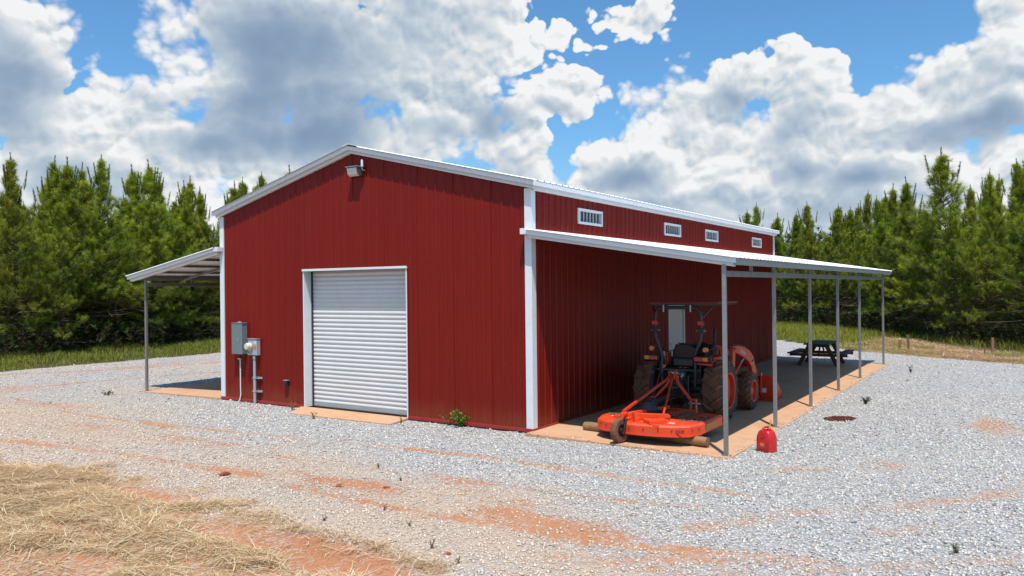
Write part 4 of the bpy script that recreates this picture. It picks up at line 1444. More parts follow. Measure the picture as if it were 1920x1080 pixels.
# stiffening lip, seam plates, debris
o = MB()
for i in range(1, n - 2):
    (xa_, ya_), (xb_, yb_) = out[i], out[i + 1]
    o.beam((xa_ * 1.004, ya_ - .004, DZ0 + .012), (xb_ * 1.004, yb_ - .004, DZ0 + .012), .014, .026)
o.build('lip', M['orange_deck'], deck)
MB().box(.28, .40, -.052, .02, DZ1 - .045, DZ1 + .004).build('seam_plate', M['orange_deck'], deck, bevel=.003)
MB().box(.954, .958, .70, 1.25, .19, .30).build('side_sticker', M['yellow_sticker'], deck)
MB().box(.62, .78, -.004 + .045, .055, .225, .275).build('red_reflector', M['redlens'], deck)
MB().box(.42, .56, .22, .30, DZ1 - .001, DZ1 + .003).build('white_sticker', M['pale_sticker'], deck)
MB().box(-.72, -.60, .46, .54, DZ1 - .001, DZ1 + .003).build('white_sticker', M['pale_sticker'], deck)
MB().beam((-.28, -.06, DZ1 + .02), (-.28, .30, DZ1 + .02), .12, .05).build('bracket_step', M['orange_deck'], deck, bevel=.004)
MB().beam((.15, .02, DZ1 + .03), (.38, .32, DZ1 + .03), .22, .06).build('deck_box', M['orange_deck'], deck, bevel=.006)
MB().beam((-.60, .34, DZ1 + .02), (-.36, .22, DZ1 + .02), .07, .04).build('deck_bar', M['orange_deck'], deck, bevel=.004)
for k in range(12):      # bolts on the rear skirt
    i = 2 + k * (n - 5) / 11
    a = int(i); f = i - a
    xx = out[a][0] * (1 - f) + out[a + 1][0] * f; yy = out[a][1] * (1 - f) + out[a + 1][1] * f
    MB().lathe([(0, -.012), (.012, -.012), (.012, .0), (0, .0)], 'y', (xx * 1.003, yy - .002, .26), 6).build('bolt', M['black_metal'], deck)
# tail boom: two rails to the caster
o = MB()
o.beam((-.02, 1.45, .42), (-.36, .26, .42), .07, .07)
o.beam((.36, .50, .42), (-.42, .26, .42), .07, .07)
o.beam((.10, .85, .38), (.36, .50, .41), .06, .05)
o.build('tail_frame', M['orange_deck'], mw, bevel=.006)
MB().beam((-.06, .10, .20), (-.10, .12, .50), .09, .08).build('tail_bracket', M['orange_deck'], mw, bevel=.006)
MB().beam((-.36, .26, .45), (-.30, -.06, .43), .10, .05).build('caster_mount', M['orange_deck'], mw, bevel=.005)
MB().tube([(-.27, -.04, .36), (-.27, -.04, .50)], .035, 14).build('caster_socket', M['orange_deck'], mw, smooth=50)
# caster fork and wheel (turned so that its hub faces the camera)
cf = thing('caster_fork', None, None)
cf.parent = mw
cf.location = (-.27, -.10, .0); cf.rotation_euler = (0, 0, math.radians(-12))
o = MB()
o.beam((.0, .04, .40), (.07, .04, .40), .08, .03, up=(0, 0, 1))
o.beam((.085, .05, .41), (.085, -.02, .19), .05, .014, up=(1, 0, 0))
o.beam((-.075, .05, .41), (-.075, -.02, .19), .05, .014, up=(1, 0, 0))
o.box(-.08, .09, .02, .09, .398, .415)
o.build('fork', M['black_metal'], cf, bevel=.003)
o = MB(); o.lathe([(.11, -.05), (.19, -.055), (.212, -.04), (.216, 0), (.212, .04), (.19, .055), (.11, .05)], 'x', (0, -.03, .217), 32)
o.build('tail_wheel', M['mud'], cf, smooth=35)
o = MB(); o.lathe([(.115, -.045), (.09, -.02), (.05, -.02), (.045, -.05), (0, -.05)], 'x', (0, -.03, .217), 24)
o.lathe([(.115, .045), (.09, .02), (.05, .02), (.045, .055), (.022, .055), (.020, .075), (0, .075)], 'x', (0, -.03, .217), 24)
o.build('hub', M['black'], cf, smooth=35)
# A frame
apx = (.01, 1.62, 1.03)
for (nm, pts_, w_, h_) in (('brace_bar', [(-.04, 1.60, .98), (-.40, .28, .47)], .045, .045), ('brace_bar', [(.0, 1.60, .98), (.28, .46, .45)], .035, .035),
                           ('mast_bar', [(.06, 1.62, 1.00), (.10, 1.62, .86), (.34, 1.62, .56)], .05, .045), ('mast_bar', [(-.06, 1.62, .98), (-.10, 1.62, .84), (-.36, 1.62, .56)], .05, .045)):
    o = MB()
    for a_, b_ in zip(pts_[:-1], pts_[1:]): o.beam(a_, b_, w_, h_)
    o.build(nm, M['orange'], mw, bevel=.005)
for xx in (-.05, .05):
    MB().prism([(1.55, .93), (1.68, .93), (1.69, 1.08), (1.62, 1.10), (1.55, 1.04)], 'x', xx - .008, xx + .008).build('mast_plate', M['orange'], mw)
MB().tube([(-.09, 1.62, 1.05), (.09, 1.62, 1.05)], .014, 8).build('top_pin', M['galv_light'], mw)
for s in (-1, 1):
    o = MB()
    for xx in (s * .34, s * .44): o.box(xx - .012, xx + .012, 1.58, 1.66, .33, .58)
    o.box(min(s * .34, s * .44), max(s * .34, s * .44), 1.58, 1.66, .55, .585)
    o.build('lower_hitch', M['orange'], mw, bevel=.003)
    MB().tube([(s * .30, 1.62, .50), (s * .52, 1.62, .50)], .014, 8).build('hitch_pin', M['galv_light'], mw)
MB().beam((-.50, 1.50, .375), (.50, 1.50, .375), .07, .06).build('front_beam', M['orange'], mw, bevel=.005)
MB().beam((.30, 1.46, .37), (.06, .70, .37), .05, .05).build('deck_rib', M['orange'], mw, bevel=.004)
# gearbox and driveline
o = MB(); o.box(-.40, -.04, .80, 1.12, .35, .42)
o.lathe([(.17, 0), (.18, .08), (.15, .14), (.09, .22), (0, .24)], 'z', (-.22, .96, .36), 20)
o.lathe([(.0, 0), (.10, 0), (.10, .20), (.06, .24), (0, .24)], 'y', (-.22, 1.0, .52), 16)
o.build('gearbox', M['black_metal'], mw, bevel=.008)
MB().tube([(-.20, 1.20, .54), (-.20, 2.45, .58)], .055, 14).build('driveline', M['black'], mw, smooth=50)
# dry clippings lying on the deck
r_ = np.random.default_rng(5)
n_ = 2600
px = r_.uniform(-.9, .9, n_); py = r_.uniform(.55, 1.5, n_)
keep = fbm(px * 3, py * 3, 4) > .45
px, py = px[keep], py[keep]; n_ = len(px)
aa = r_.uniform(0, math.pi, n_); ll = r_.uniform(.01, .03, n_); ww = r_.uniform(.002, .005, n_)
dx, dy = np.cos(aa) * ll, np.sin(aa) * ll; ex, ey = -np.sin(aa) * ww, np.cos(aa) * ww
zz = DZ1 + r_.uniform(.002, .012, n_)
V = np.stack([np.stack([px - dx - ex, py - dy - ey, zz], 1), np.stack([px + dx - ex, py + dy - ey, zz], 1), np.stack([px + dx + ex, py + dy + ey, zz + .006], 1), np.stack([px - dx + ex, py - dy + ey, zz + .006], 1)], 1).reshape(-1, 3)
colr = np.repeat(np.array([[.20, .11, .06]]) * r_.uniform(.5, 1.5, (n_, 1)), 4, 0)
me = fast_mesh('dry_clippings', V, np.arange(4 * n_).reshape(-1, 4), 4, M['mulch'], {'tint': colr})
oc = bpy.data.objects.new('dry_clippings', me); COL.objects.link(oc); oc.parent = mw; oc['kind'] = 'stuff'

# log beneath the deck
lg = thing('log', 'peeled wooden log lying under the orange mower deck', 'log', (0, 0, 0))
o = MB()
a0, a1 = Vector((.76, .62, .060)), Vector((3.22, .30, .055))
nn = 22; pts = []; rad = []
for k in range(nn):
    t = k / (nn - 1)
    p_ = a0.lerp(a1, t)
    pts.append(p_ + Vector((0, .006 * math.sin(t * 9), .004 * math.sin(t * 14))))
    rad.append(.078 + .006 * math.sin(t * 17) + .004 * math.sin(t * 41))
o.tube(pts, rad, 20, caps=False)
o.build('trunk', M['log'], lg, smooth=60)
d_ = (a1 - a0).normalized()
for p_, s in ((pts[0], -1), (pts[-1], 1)):
    q = p_ + d_ * s * .004
    MB().tube([q - d_ * s * .006, q], .0765, 20).build('cut_end', M['log_end'], lg)

# ------------------------------------------------------------------ fuel can
gc = thing('fuel_can', 'red plastic fuel can with yellow spout on gravel beside the slab', 'fuel can', (4.10, .60, -.058), math.radians(-20))
o = MB()
lv = [(0, .92, .95), (.012, 1.0, 1.0), (.20, 1.0, 1.0), (.245, .96, .97), (.31, .80, .86), (.345, .62, .74), (.352, .50, .6)]
rings = []
for z, a, b in lv:
    ring = []
    for k in range(24):
        t = 2 * math.pi * k / 24
        c, s = math.cos(t), math.sin(t)
        e_ = .42
        ring.append((.142 * a * math.copysign(abs(c) ** e_, c), .115 * b * math.copysign(abs(s) ** e_, s), z))
    rings.append(ring)
vs = [p for r in rings for p in r]; fs = []
for i in range(len(rings) - 1):
    for k in range(24):
        fs.append((i * 24 + k, i * 24 + (k + 1) % 24, (i + 1) * 24 + (k + 1) % 24, (i + 1) * 24 + k))
fs += [tuple(range(23, -1, -1)), tuple(range((len(rings) - 1) * 24, len(rings) * 24))]
o.add(vs, fs)
body = o.build('body', M['can_red'], gc, smooth=35)
o = MB(); o.tube([(-.005, -.09, .30), (-.005, -.085, .375), (-.005, -.05, .40), (-.005, .05, .395), (-.005, .085, .36)], .019, 12)
o.build('handle', M['can_red'], gc, smooth=60)
o = MB(); o.prism([(-.03, .0), (.03, .0), (.016, .07), (-.016, .07)], 'y', -.122, -.112)
o.build('rib', M['can_red'], gc, bevel=.004, loc=(0, 0, .24))
MB().box(-.085, .085, -.1165, -.1135, .07, .19).build('embossed_panel', M['can_red'], body, bevel=.006)
MB().box(-.045, .035, -.1180, -.1168, .10, .155).build('worn_label', M['sticker'], body)
MB().lathe([(0, 0), (.034, 0), (.036, .03), (.02, .045), (0, .045)], 'z', (.045, .01, .345), 16).build('cap', M['can_red'], gc, smooth=40)
MB().tube([(.045, .01, .385), (.055, .01, .44), (.085, .01, .53)], [.014, .011, .007], 10).build('spout', M['yellow'], gc, smooth=50)

# ------------------------------------------------------------------ picnic table
pt = thing('picnic_table', 'dark wooden picnic table with attached benches at far end of porch', 'picnic table', (1.92, 15.25, -.022), math.radians(2))
for k in range(5):
    x0 = -.385 + k * .155
    MB().box(x0, x0 + .146, -1.0, .98, .715, .753).build('table_board', M['table_top'], pt, bevel=.006)
for sx in (-1, 1):
    for k in range(2):
        x0 = sx * .76 + (-.14 if k == 0 else .004)
        MB().box(x0, x0 + .136, -1.0, .98, .415, .453).build('bench_board', M['table_top'], pt, bevel=.006)
for yy in (-.62, .62):
    for sx in (-1, 1):
        MB().beam((sx * .25, yy, .712), (sx * .60, yy, .004), .038, .135, up=(1, 0, .4)).build('leg', M['table_leg'], pt, bevel=.005)
    MB().box(-.90, .90, yy + .022, yy + .060, .315, .412).build('bench_support', M['table_leg'], pt, bevel=.005)
    MB().box(-.36, .36, yy + .022, yy + .060, .622, .712).build('top_support', M['table_leg'], pt, bevel=.005)
    MB().beam((0, yy * .95, .33), (0, yy * .2, .70), .038, .085, up=(0, 1, .5)).build('brace', M['table_leg'], pt, bevel=.004)

# ------------------------------------------------------------------ stakes on the straw strip
def stake(label, x, y, h, w, lean=0.0, rz=0.0, top=True):
    o = MB()
    o.hexa([(-w, -w * .6, 0), (w, -w * .6, 0), (w, w * .6, 0), (-w, w * .6, 0)], [(-w * .92 + lean, -w * .6, h), (w * .92 + lean, -w * .6, h * .985), (w * .92 + lean, w * .6, h * .985), (-w * .92 + lean, w * .6, h)])
    ob = o.build('wooden_stake', M['stake'], None, bevel=.008, loc=(x, y, -.05))
    ob.rotation_euler = (0, 0, rz)
    return tag(ob, label, 'stake', 'wooden stakes on the straw strip')


stake('short thick stake, left one of the pair on the straw strip', 3.35, 23.1, .42, .055, .01, .3)
stake('taller stake, right one of the pair on the straw strip', 3.62, 23.5, .60, .050, -.01, .2)
stake('tallest lone brown stake at the right end of the straw strip', 6.60, 22.6, .62, .05, .0, .4)
stake('thin pale stake just left of the tallest lone stake', 6.35, 22.0, .42, .025, .02, .1)
ob = MB().beam((3.5, 22.7, .01), (4.15, 22.3, -.03), .12, .035).build('fallen_board', M['stake'], None, bevel=.006)
tag(ob, 'reddish board lying on the straw beside the pair of stakes', 'board')


# ------------------------------------------------------------------ loose gravel stones
def in_rect(x, y, x0, x1, y0, y1):
    return (x > x0) & (x < x1) & (y > y0) & (y < y1)


def visible(x, y, pad=.06, dmin=5.8, dmax=60):
    dx, dy = x - CAM.x, y - CAM.y
    f = dx * _F.x + dy * _F.y
    r = dx * _R.x + dy * _R.y
    return (f > dmin) & (f < dmax) & (np.abs(r / np.maximum(f, .1)) < .658 + pad), f


def blocked(x, y):
    b = in_rect(x, y, -W - .03, .03, -.03, L) | in_rect(x, y, 0, 3.785, -.285, 16.43) | in_rect(x, y, -12.63, -9.1, -.06, 16.43)
    b &= ~((r_edge := np.sin(x * 913.7 + y * 517.3) > .35) & ((np.abs(x - 3.74) < .07) | (np.abs(y + .235) < .05) & (x > 0) & (x < 3.8) | (np.abs(y + .02) < .05) & (x < -9.2)) & ~in_rect(x, y, -W - .03, .03, -.03, L))
    b |= (y > -.70) & (y < .0) & (x > -6.2 + (-y) * .55) & (x < -2.93)
    return b


def stones():
    r = np.random.default_rng(3)
    P = []
    for (n, dmin, dmax, s0, s1) in ((190000, 5.8, 12.5, .008, .019), (85000, 12.5, 19.0, .012, .022), (30000, 19, 34, .018, .028)):
        x = r.uniform(-26, 13, n * 6); y = r.uniform(-11, 26, n * 6)
        v, f = visible(x, y, .08, dmin, dmax)
        x, y = x[v], y[v]
        x, y = x[:n], y[:n]
        clay, tan, straw, rs, org = masks(x, y)
        nz = fbm(x * 6, y * 6, 40, 3)
        clay_n = np.clip(clay - .08 + (nz - .5) * 1.3, 0, 1)
        dens = (1 - .86 * np.clip(clay_n * 1.05, 0, 1)) * (1 - .988 * straw) * (1 - .96 * org) * (1 - .9 * rs)
        k = (r.random(len(x)) < dens) & ~blocked(x, y)
        x, y, tan = x[k], y[k], tan[k]
        P.append(np.stack([x, y, r.uniform(s0, s1, len(x)) * r.choice([.7, 1, 1.25], len(x)), tan], 1))
    P = np.concatenate(P)
    n = len(P)
    base = np.array([[1, 0, 0], [0, 1, 0], [-1, 0, 0], [0, -1, 0], [0, 0, 1], [0, 0, -1]], float)
    F0 = np.array([[0, 1, 4], [1, 2, 4], [2, 3, 4], [3, 0, 4], [1, 0, 5], [2, 1, 5], [3, 2, 5], [0, 3, 5]])
    V = base[None] * r.uniform(.65, 1.25, (n, 6, 1)) + r.uniform(-.25, .25, (n, 6, 3))
    V[:, :, 2] *= r.uniform(.45, .8, (n, 1))
    V[:, :, 0] *= r.uniform(.8, 1.4, (n, 1))
    a = r.uniform(0, 2 * math.pi, n); c, s = np.cos(a)[:, None], np.sin(a)[:, None]
    tl = r.uniform(-.5, .5, n)[:, None]
    X = V[:, :, 0]; Y = V[:, :, 1]; Z = V[:, :, 2] + tl * V[:, :, 0]
    X, Y = X * c - Y * s, X * s + Y * c
    sc_ = P[:, 2][:, None]
    z0 = gz(P[:, 0], P[:, 1])
    on = in_rect(P[:, 0], P[:, 1], 0, 3.77, -.27, 16.42)
    z0 = np.where(on, -.040 * P[:, 0] / 3.77 + .002, z0)
    on = in_rect(P[:, 0], P[:, 1], -12.62, -9.1, -.05, 16.42)
    z0 = np.where(on, -.060 * (-9.112 - P[:, 0]) / 3.6 + .002, z0)[:, None]
    V = np.stack([X * sc_ + P[:, 0][:, None], Y * sc_ + P[:, 1][:, None], Z * sc_ + z0 + .25 * sc_], 2).reshape(-1, 3)
    F = (F0[None] + (np.arange(n) * 6)[:, None, None]).reshape(-1, 3)
    pal = np.array([[.72, .70, .67], [.64, .625, .60], [.54, .53, .51], [.44, .435, .425], [.32, .32, .32], [.17, .17, .17], [.60, .50, .42], [.42, .25, .17]])
    ci = r.choice(8, n, p=[.22, .24, .20, .12, .09, .03, .08, .02])
    colr = pal[ci] * r.uniform(.88, 1.10, (n, 1)) * np.array([1.04, 1.0, .94])
    w = np.clip(P[:, 3] * 1.1 + r.uniform(-.35, .25, n), 0, .75)[:, None]
    warm = np.array([.60, .45, .32])
    colr = colr * (1 - w) + w * (warm * (.55 + .9 * colr.mean(1, keepdims=True)))
    colr = np.repeat(colr, 6, 0)
    me = fast_mesh('gravel_stones', V, F, 3, M['stone'], {'tint': colr})
    o = bpy.data.objects.new('gravel_stones', me); COL.objects.link(o)
    tag(o, 'loose crushed granite gravel spread around the barn', 'gravel', kind='stuff')


stones()


# ------------------------------------------------------------------ strands: hay and grass
def strands(name, x, y, z, length, width, heading, pitch, bend, colr, mat, label, cat, segs=2):
    """thin blades: start point, heading (radians), pitch (start), bend (added pitch along the blade)"""
    n = len(x)
    pts = [np.stack([x, y, z], 1)]
    p = pts[0]
    for k in range(segs):
        pi_ = pitch + bend * k / max(1, segs - 1)
        hd_ = heading + (0.25 * np.sin(x * 37 + y * 11) * k)
        st = (length / segs)[:, None] * np.stack([np.cos(hd_) * np.cos(pi_), np.sin(hd_) * np.cos(pi_), np.sin(pi_)], 1)
        p = p + st
        pts.append(p)
    sx = np.stack([-np.sin(heading), np.cos(heading), np.zeros(n)], 1) * (width / 2)[:, None]
    V = []
    for k, q in enumerate(pts):
        t = 1.0 - .75 * (k / segs) ** 1.5
        V += [q - sx * t, q + sx * t]
    nv = len(V)
    V = np.stack(V, 1).reshape(-1, 3)
    F = []
    base = np.arange(n) * nv
    for k in range(segs):
        F.append(np.stack([base + 2 * k, base + 2 * k + 1, base + 2 * k + 3, base + 2 * k + 2], 1))
    F = np.concatenate(F)
    colr = np.repeat(colr, nv, 0)
    me = fast_mesh(name, V, F, 4, mat, {'tint': colr})
    o = bpy.data.objects.new(name, me); COL.objects.link(o)
    return tag(o, label, cat, kind='stuff')


def hay_colours(r, n):
    pal = np.array([[.76, .49, .25], [.84, .61, .36], [.64, .37, .17], [.38, .20, .09], [.93, .77, .54], [.52, .31, .13], [.26, .12, .055]])
    return pal[r.choice(len(pal), n, p=[.24, .22, .18, .12, .08, .10, .06])] * r.uniform(.85, 1.12, (n, 1))


def hay_near():
    r = np.random.default_rng(8)
    N = 620000
    x = r.uniform(-8.5, 4.6, N); y = r.uniform(-10.2, -5.3, N)
    v, f = visible(x, y, .08, 5.6, 20)
    x, y = x[v], y[v]
    clay, tan, straw, rs, org = masks(x, y)
    patch = np.clip(1.2 - np.hypot((x - 2.95) / .42, (y + 4.80) / .12), 0, 1) + np.clip(1.2 - np.hypot((x - 2.3) / .5, (y + 7.35) / .18), 0, 1)
    dens, cl = hay_density(x, y, clay, straw)
    dens = np.maximum(dens, patch * .8)
    k = r.random(len(x)) < dens
    x, y, cl = x[k], y[k], cl[k]
    n = len(x)
    heap = np.clip((cl - .42) * .35, 0, .07)
    hdg = fbm(x * 1.3 + 9, y * 1.3, 77, 2) * 9.0 + r.normal(0, 1.1, n)
    ln = r.uniform(.05, .19, n) * r.choice([1, 1, 1.5], n); wd = r.uniform(.0022, .0062, n)
    z = gz(x, y) + .004 + heap * r.random(n)
    big = r.random(n) < .045
    ln = np.where(big, ln * 1.7, ln); wd = np.where(big, r.uniform(.006, .011, n), wd); z = z + np.where(big, .012, 0)
    strands('straw_litter', x, y, z, ln, wd, hdg, r.normal(.04, .11, n), r.normal(-.10, .14, n), np.where(big[:, None], np.array([[.80, .65, .40]]), hay_colours(r, n)), M['straw'],
            'dry straw mulch scattered over red clay in the foreground', 'straw')
    return n


N_HAY = hay_near()


def hay_far():
    r = np.random.default_rng(18)
    N = 240000
    x = r.uniform(-3, 14, N); y = r.uniform(10, 36, N)
    v, f = visible(x, y, .10, 20, 60)
    x, y = x[v], y[v]
    clay, tan, straw, rs, org = masks(x, y)
    k = r.random(len(x)) < rs * np.clip((fbm(x * 1.1, y * 1.1, 44) - .25) * 2.8, .15, 1)
    x, y = x[k][:60000], y[k][:60000]
    n = len(x)
    strands('straw_strip', x, y, gz(x, y) + r.uniform(.0, .10, n), r.uniform(.12, .32, n), r.uniform(.010, .020, n), r.uniform(0, 6.28, n),
            r.normal(.06, .16, n), r.normal(-.08, .2, n), hay_colours(r, n) * np.where(fbm(x * .7, y * .7, 12)[:, None] > .56, np.array([[.42, .62, .30]]), np.array([[.80, .80, .80]])), M['straw'], 'dry straw strip between the gravel and the pines on the right', 'straw')


hay_far()


def grass():
    r = np.random.default_rng(28)
    X = []; Y = []; HH = []; CC = []
    # right rear verge
    N = 260000
    x = r.uniform(-12, 16, N); y = r.uniform(10, 46, N)
    v, f = visible(x, y, .10, 18, 70)
    x, y = x[v], y[v]
    yE = np.interp(x, EDGE_X, EDGE_Y); yT = np.interp(x, TREE_X, TREE_Y)
    clay, tan, straw, rs, org = masks(x, y)
    d = y - yE; lush = np.clip((2.6 - x) / 2.5, 0, 1)
    nn = fbm(x * .8, y * .8, 91)
    dens = np.where((d > .05) & (y < yT + 2.5), np.maximum(lush, np.clip((y - yT + 2.0) / 1.5, 0, 1) * .8), 0) * (1 - .8 * rs) * np.clip((nn - .25) * 3, .12, 1)
    k = r.random(len(x)) < dens
    x, y, nn, dd, tt = x[k], y[k], nn[k], d[k], (yT - y)[k]
    h = (.16 + .36 * nn * np.clip(dd / 3.0, .25, 1)) * r.uniform(.5, 1.25, len(x))
    g = np.array([.21, .25, .03])[None] * r.uniform(.6, 1.15, (len(x), 1)) + (np.array([.20, .11, .0])[None] * (r.random((len(x), 1)) ** 3))
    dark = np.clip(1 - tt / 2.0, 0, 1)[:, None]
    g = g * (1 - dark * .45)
    X.append(x); Y.append(y); HH.append(h); CC.append(g)
    # left verge
    N = 70000
    x = r.uniform(-28, -21.6, N); y = r.uniform(-3, 20, N)
    v, f = visible(x, y, .10, 18, 60)
    x, y = x[v], y[v]
    clay, tan, straw, rs, org = masks(x, y)
    nn = fbm(x * .9, y * .9, 93)
    k = r.random(len(x)) < np.clip(org * np.clip((nn - .2) * 2.6, .1, 1), 0, 1)
    x, y, nn = x[k], y[k], nn[k]
    h = (.08 + .40 * nn * np.clip((-22.2 - x) / 2.0, .15, 1)) * r.uniform(.5, 1.3, len(x))
    g = np.array([.17, .22, .03])[None] * r.uniform(.55, 1.15, (len(x), 1)) + (np.array([.24, .14, .02])[None] * (r.random((len(x), 1)) ** 2.5))
    X.append(x); Y.append(y); HH.append(h); CC.append(g)
    x = np.concatenate(X); y = np.concatenate(Y); h = np.concatenate(HH); g = np.concatenate(CC)
    n = len(x)
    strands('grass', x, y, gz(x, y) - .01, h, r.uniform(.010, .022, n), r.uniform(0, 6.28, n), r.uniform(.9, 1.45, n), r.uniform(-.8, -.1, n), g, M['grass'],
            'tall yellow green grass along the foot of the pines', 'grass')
    return n


N_GRASS = grass()


# ------------------------------------------------------------------ pines
def unit(v):
    return v / np.maximum(np.linalg.norm(v, axis=-1, keepdims=True), 1e-9)


def perp(v, r):
    a = np.cross(v, r.normal(size=v.shape))
    return unit(a)


def needle_mesh(name, roots, dirs, lens, tint, r, per=56, nl=.19, nw=.0115, slim=None):
    """bottle-brush shoots: triangles leaning forward around each shoot"""
    n = len(roots)
    t = r.random((n, per)) ** .8
    ang = r.uniform(0, 2 * math.pi, (n, per))
    u = perp(dirs, r); v = np.cross(dirs, u)
    rad = np.cos(ang)[..., None] * u[:, None] + np.sin(ang)[..., None] * v[:, None]
    slim = np.ones(n) if slim is None else np.asarray(slim, float)
    lean = (r.uniform(.45, 1.15, (n, per)) * (.45 + .55 * slim[:, None]))[..., None]
    nd = unit(dirs[:, None] * np.cos(lean) + rad * np.sin(lean) + np.array([0, 0, -.12]))
    p0 = roots[:, None] + dirs[:, None] * (t * lens[:, None])[..., None]
    L_ = (nl * r.uniform(.7, 1.2, (n, per)) * (.5 + .5 * slim[:, None]))[..., None]
    side = unit(np.cross(nd, r.normal(size=nd.shape))) * (nw / 2)
    tip = p0 + nd * L_
    V = np.stack([p0 - side, p0 + side, tip + side * .25], 2).reshape(-1, 3)
    F = np.arange(n * per * 3).reshape(-1, 3)
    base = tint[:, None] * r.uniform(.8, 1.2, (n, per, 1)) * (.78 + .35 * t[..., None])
    colr = np.repeat(base.reshape(-1, 3), 3, 0)
    return fast_mesh(name, V, F, 3, M['needle'], {'tint': colr})


def pine_variant(seed, Ht=7.6, R=1.55, bare=.10, dens=1.0, per=60, skinny=1.0):
    r = np.random.default_rng(seed)
    tb = MB()
    lean = r.normal(0, .05, 2)
    trunk_pt = lambda z: np.array([lean[0] * (z / Ht) ** 1.5 + .03 * math.sin(z * 1.3 + seed), lean[1] * (z / Ht) ** 1.5 + .03 * math.cos(z * 1.1 + seed), z])
    zs = np.linspace(-.05, Ht * .985, 12)
    tb.tube([trunk_pt(z) for z in zs], [.085 * (1 - z / Ht) ** .8 * (Ht / 7.6) + .010 for z in zs], 7)
    roots = []; dirs = []; lens = []; tint = []
    z = Ht * bare + r.uniform(0, .2)
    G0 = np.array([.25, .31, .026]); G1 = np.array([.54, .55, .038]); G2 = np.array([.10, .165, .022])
    while z < Ht * .975:
        f = z / Ht
        prof = math.sin(min(1, (f + .12) / .42) * math.pi / 2) if f < .30 else (1 - ((f - .30) / .70) ** .95)
        Lb = max(.16, R * prof) * skinny
        nb = int(r.integers(4, 7)) if f < .9 else int(r.integers(3, 5))
        a0 = r.uniform(0, 6.28)
        dead = f < .24 and r.random() < .7
        for b in range(nb):
            aa = a0 + 6.283 * b / nb + r.normal(0, .22)
            lb = Lb * (r.uniform(.40, 1.15) if r.random() < .8 else r.uniform(1.2, 1.5))
            el0 = .10 + .75 * f ** 1.4 + r.normal(0, .10)
            seg = 5
            p = trunk_pt(z + r.normal(0, .05)); path = [p.copy()]
            rad_h = np.array([math.cos(aa), math.sin(aa), 0])
            for k in range(seg):
                e = el0 + (.35 + .35 * f) * (k / seg) + r.normal(0, .05)
                if dead: e = el0 - .25 + r.normal(0, .15)
                step = (rad_h * math.cos(e) + np.array([0, 0, math.sin(e)])) * lb / seg
                ca, sa = math.cos(r.normal(0, .10)), math.sin(r.normal(0, .10))
                p = p + step; path.append(p.copy())
            tb.tube(path, [.021 * (lb / 1.5 + .25) * (1 - k / (seg + .6)) + .003 for k in range(seg + 1)], 4, caps=False)
            if dead and r.random() < .7:
                # bare twigs
                for q in range(2):
                    k = int(r.integers(1, seg)); s_ = unit(r.normal(size=3) + rad_h) * lb * .35
                    tb.tube([path[k], path[k] + s_ * .5, path[k] + s_ + np.array([0, 0, .04])], [.007, .005, .003], 3, caps=False)
                continue
            # terminal shoot
            path = np.array(path)
            tdir = unit(path[-1] - path[-2])
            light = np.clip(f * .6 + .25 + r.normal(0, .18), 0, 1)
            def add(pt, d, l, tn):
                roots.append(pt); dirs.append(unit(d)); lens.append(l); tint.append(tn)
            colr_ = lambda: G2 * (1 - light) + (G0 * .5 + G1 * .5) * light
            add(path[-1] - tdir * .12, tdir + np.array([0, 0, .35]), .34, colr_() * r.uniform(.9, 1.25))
            nsub = max(2, int(lb * 4.8 * dens))
            for q in range(nsub):
                tt = .30 + .70 * (q + r.random()) / nsub if lb > .5 else r.uniform(.1, 1)
                k = min(seg - 1, int(tt * seg)); fr = tt * seg - k
                pt = path[k] * (1 - fr) + path[k + 1] * fr
                d0 = unit(path[k + 1] - path[k])
                sd = np.cross(d0, [0, 0, 1]) * (1 if q % 2 else -1)
                d = unit(d0 * r.uniform(.35, 1.0) + sd * r.uniform(.4, 1.0) + np.array([0, 0, r.uniform(.0, .75)]))
                sl_ = lb * r.uniform(.12, .34) * (1.15 - tt * .6)
                if sl_ > .12: tb.tube([pt, pt + d * sl_], [.006, .003], 3, caps=False)
                end = pt + d * sl_
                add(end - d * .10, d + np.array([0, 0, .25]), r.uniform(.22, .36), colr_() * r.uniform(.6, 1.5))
                if r.random() < .5 * dens:
                    d2 = unit(d + r.normal(size=3) * .7 + np.array([0, 0, .25]))
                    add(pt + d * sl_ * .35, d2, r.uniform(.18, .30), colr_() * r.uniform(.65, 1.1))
        z += (.36 - .17 * f) * r.uniform(.75, 1.2) * (Ht / 7.6)
    # leader and the candle-like shoots round it
    slim = [1.0] * len(roots)
    top = trunk_pt(Ht * .985)
    tb.tube([top, top + np.array([0, 0, .42])], [.010, .004], 4, caps=False)
    for k in range(5):
        roots.append(top + np.array([0, 0, .22 - .20 * k])); dirs.append(unit(np.array([r.normal(0, .04), r.normal(0, .04), 1]))); lens.append(.30); tint.append((G0 + G2) * .42); slim.append(.12 + .12 * k)
    for k in range(9):
        a = r.uniform(0, 6.28); rr_ = r.uniform(.14, .62); zt_ = Ht * r.uniform(.80, .965)
        b0 = trunk_pt(min(zt_, Ht * .93) - rr_ * .9); e_ = b0 + np.array([math.cos(a) * rr_, math.sin(a) * rr_, rr_ * 1.1 + .25])
        tb.tube([b0, (b0 + e_) / 2 + np.array([math.cos(a), math.sin(a), -.5]) * .09, e_], [.011, .008, .004], 4, caps=False)
        for q in range(4):
            roots.append(e_ - np.array([math.cos(a) * .03 * q, math.sin(a) * .03 * q, .02 + .17 * q])); dirs.append(unit(np.array([math.cos(a) * .12, math.sin(a) * .12, 1]))); lens.append(.26); tint.append((G0 + G2) * .45 * r.uniform(.8, 1.2)); slim.append(.10 + .15 * q)
    me_c = needle_mesh('crown', np.array(roots), np.array(dirs), np.array(lens), np.array(tint), r, per=per, slim=slim)
    me_t = tb.mesh('trunk')
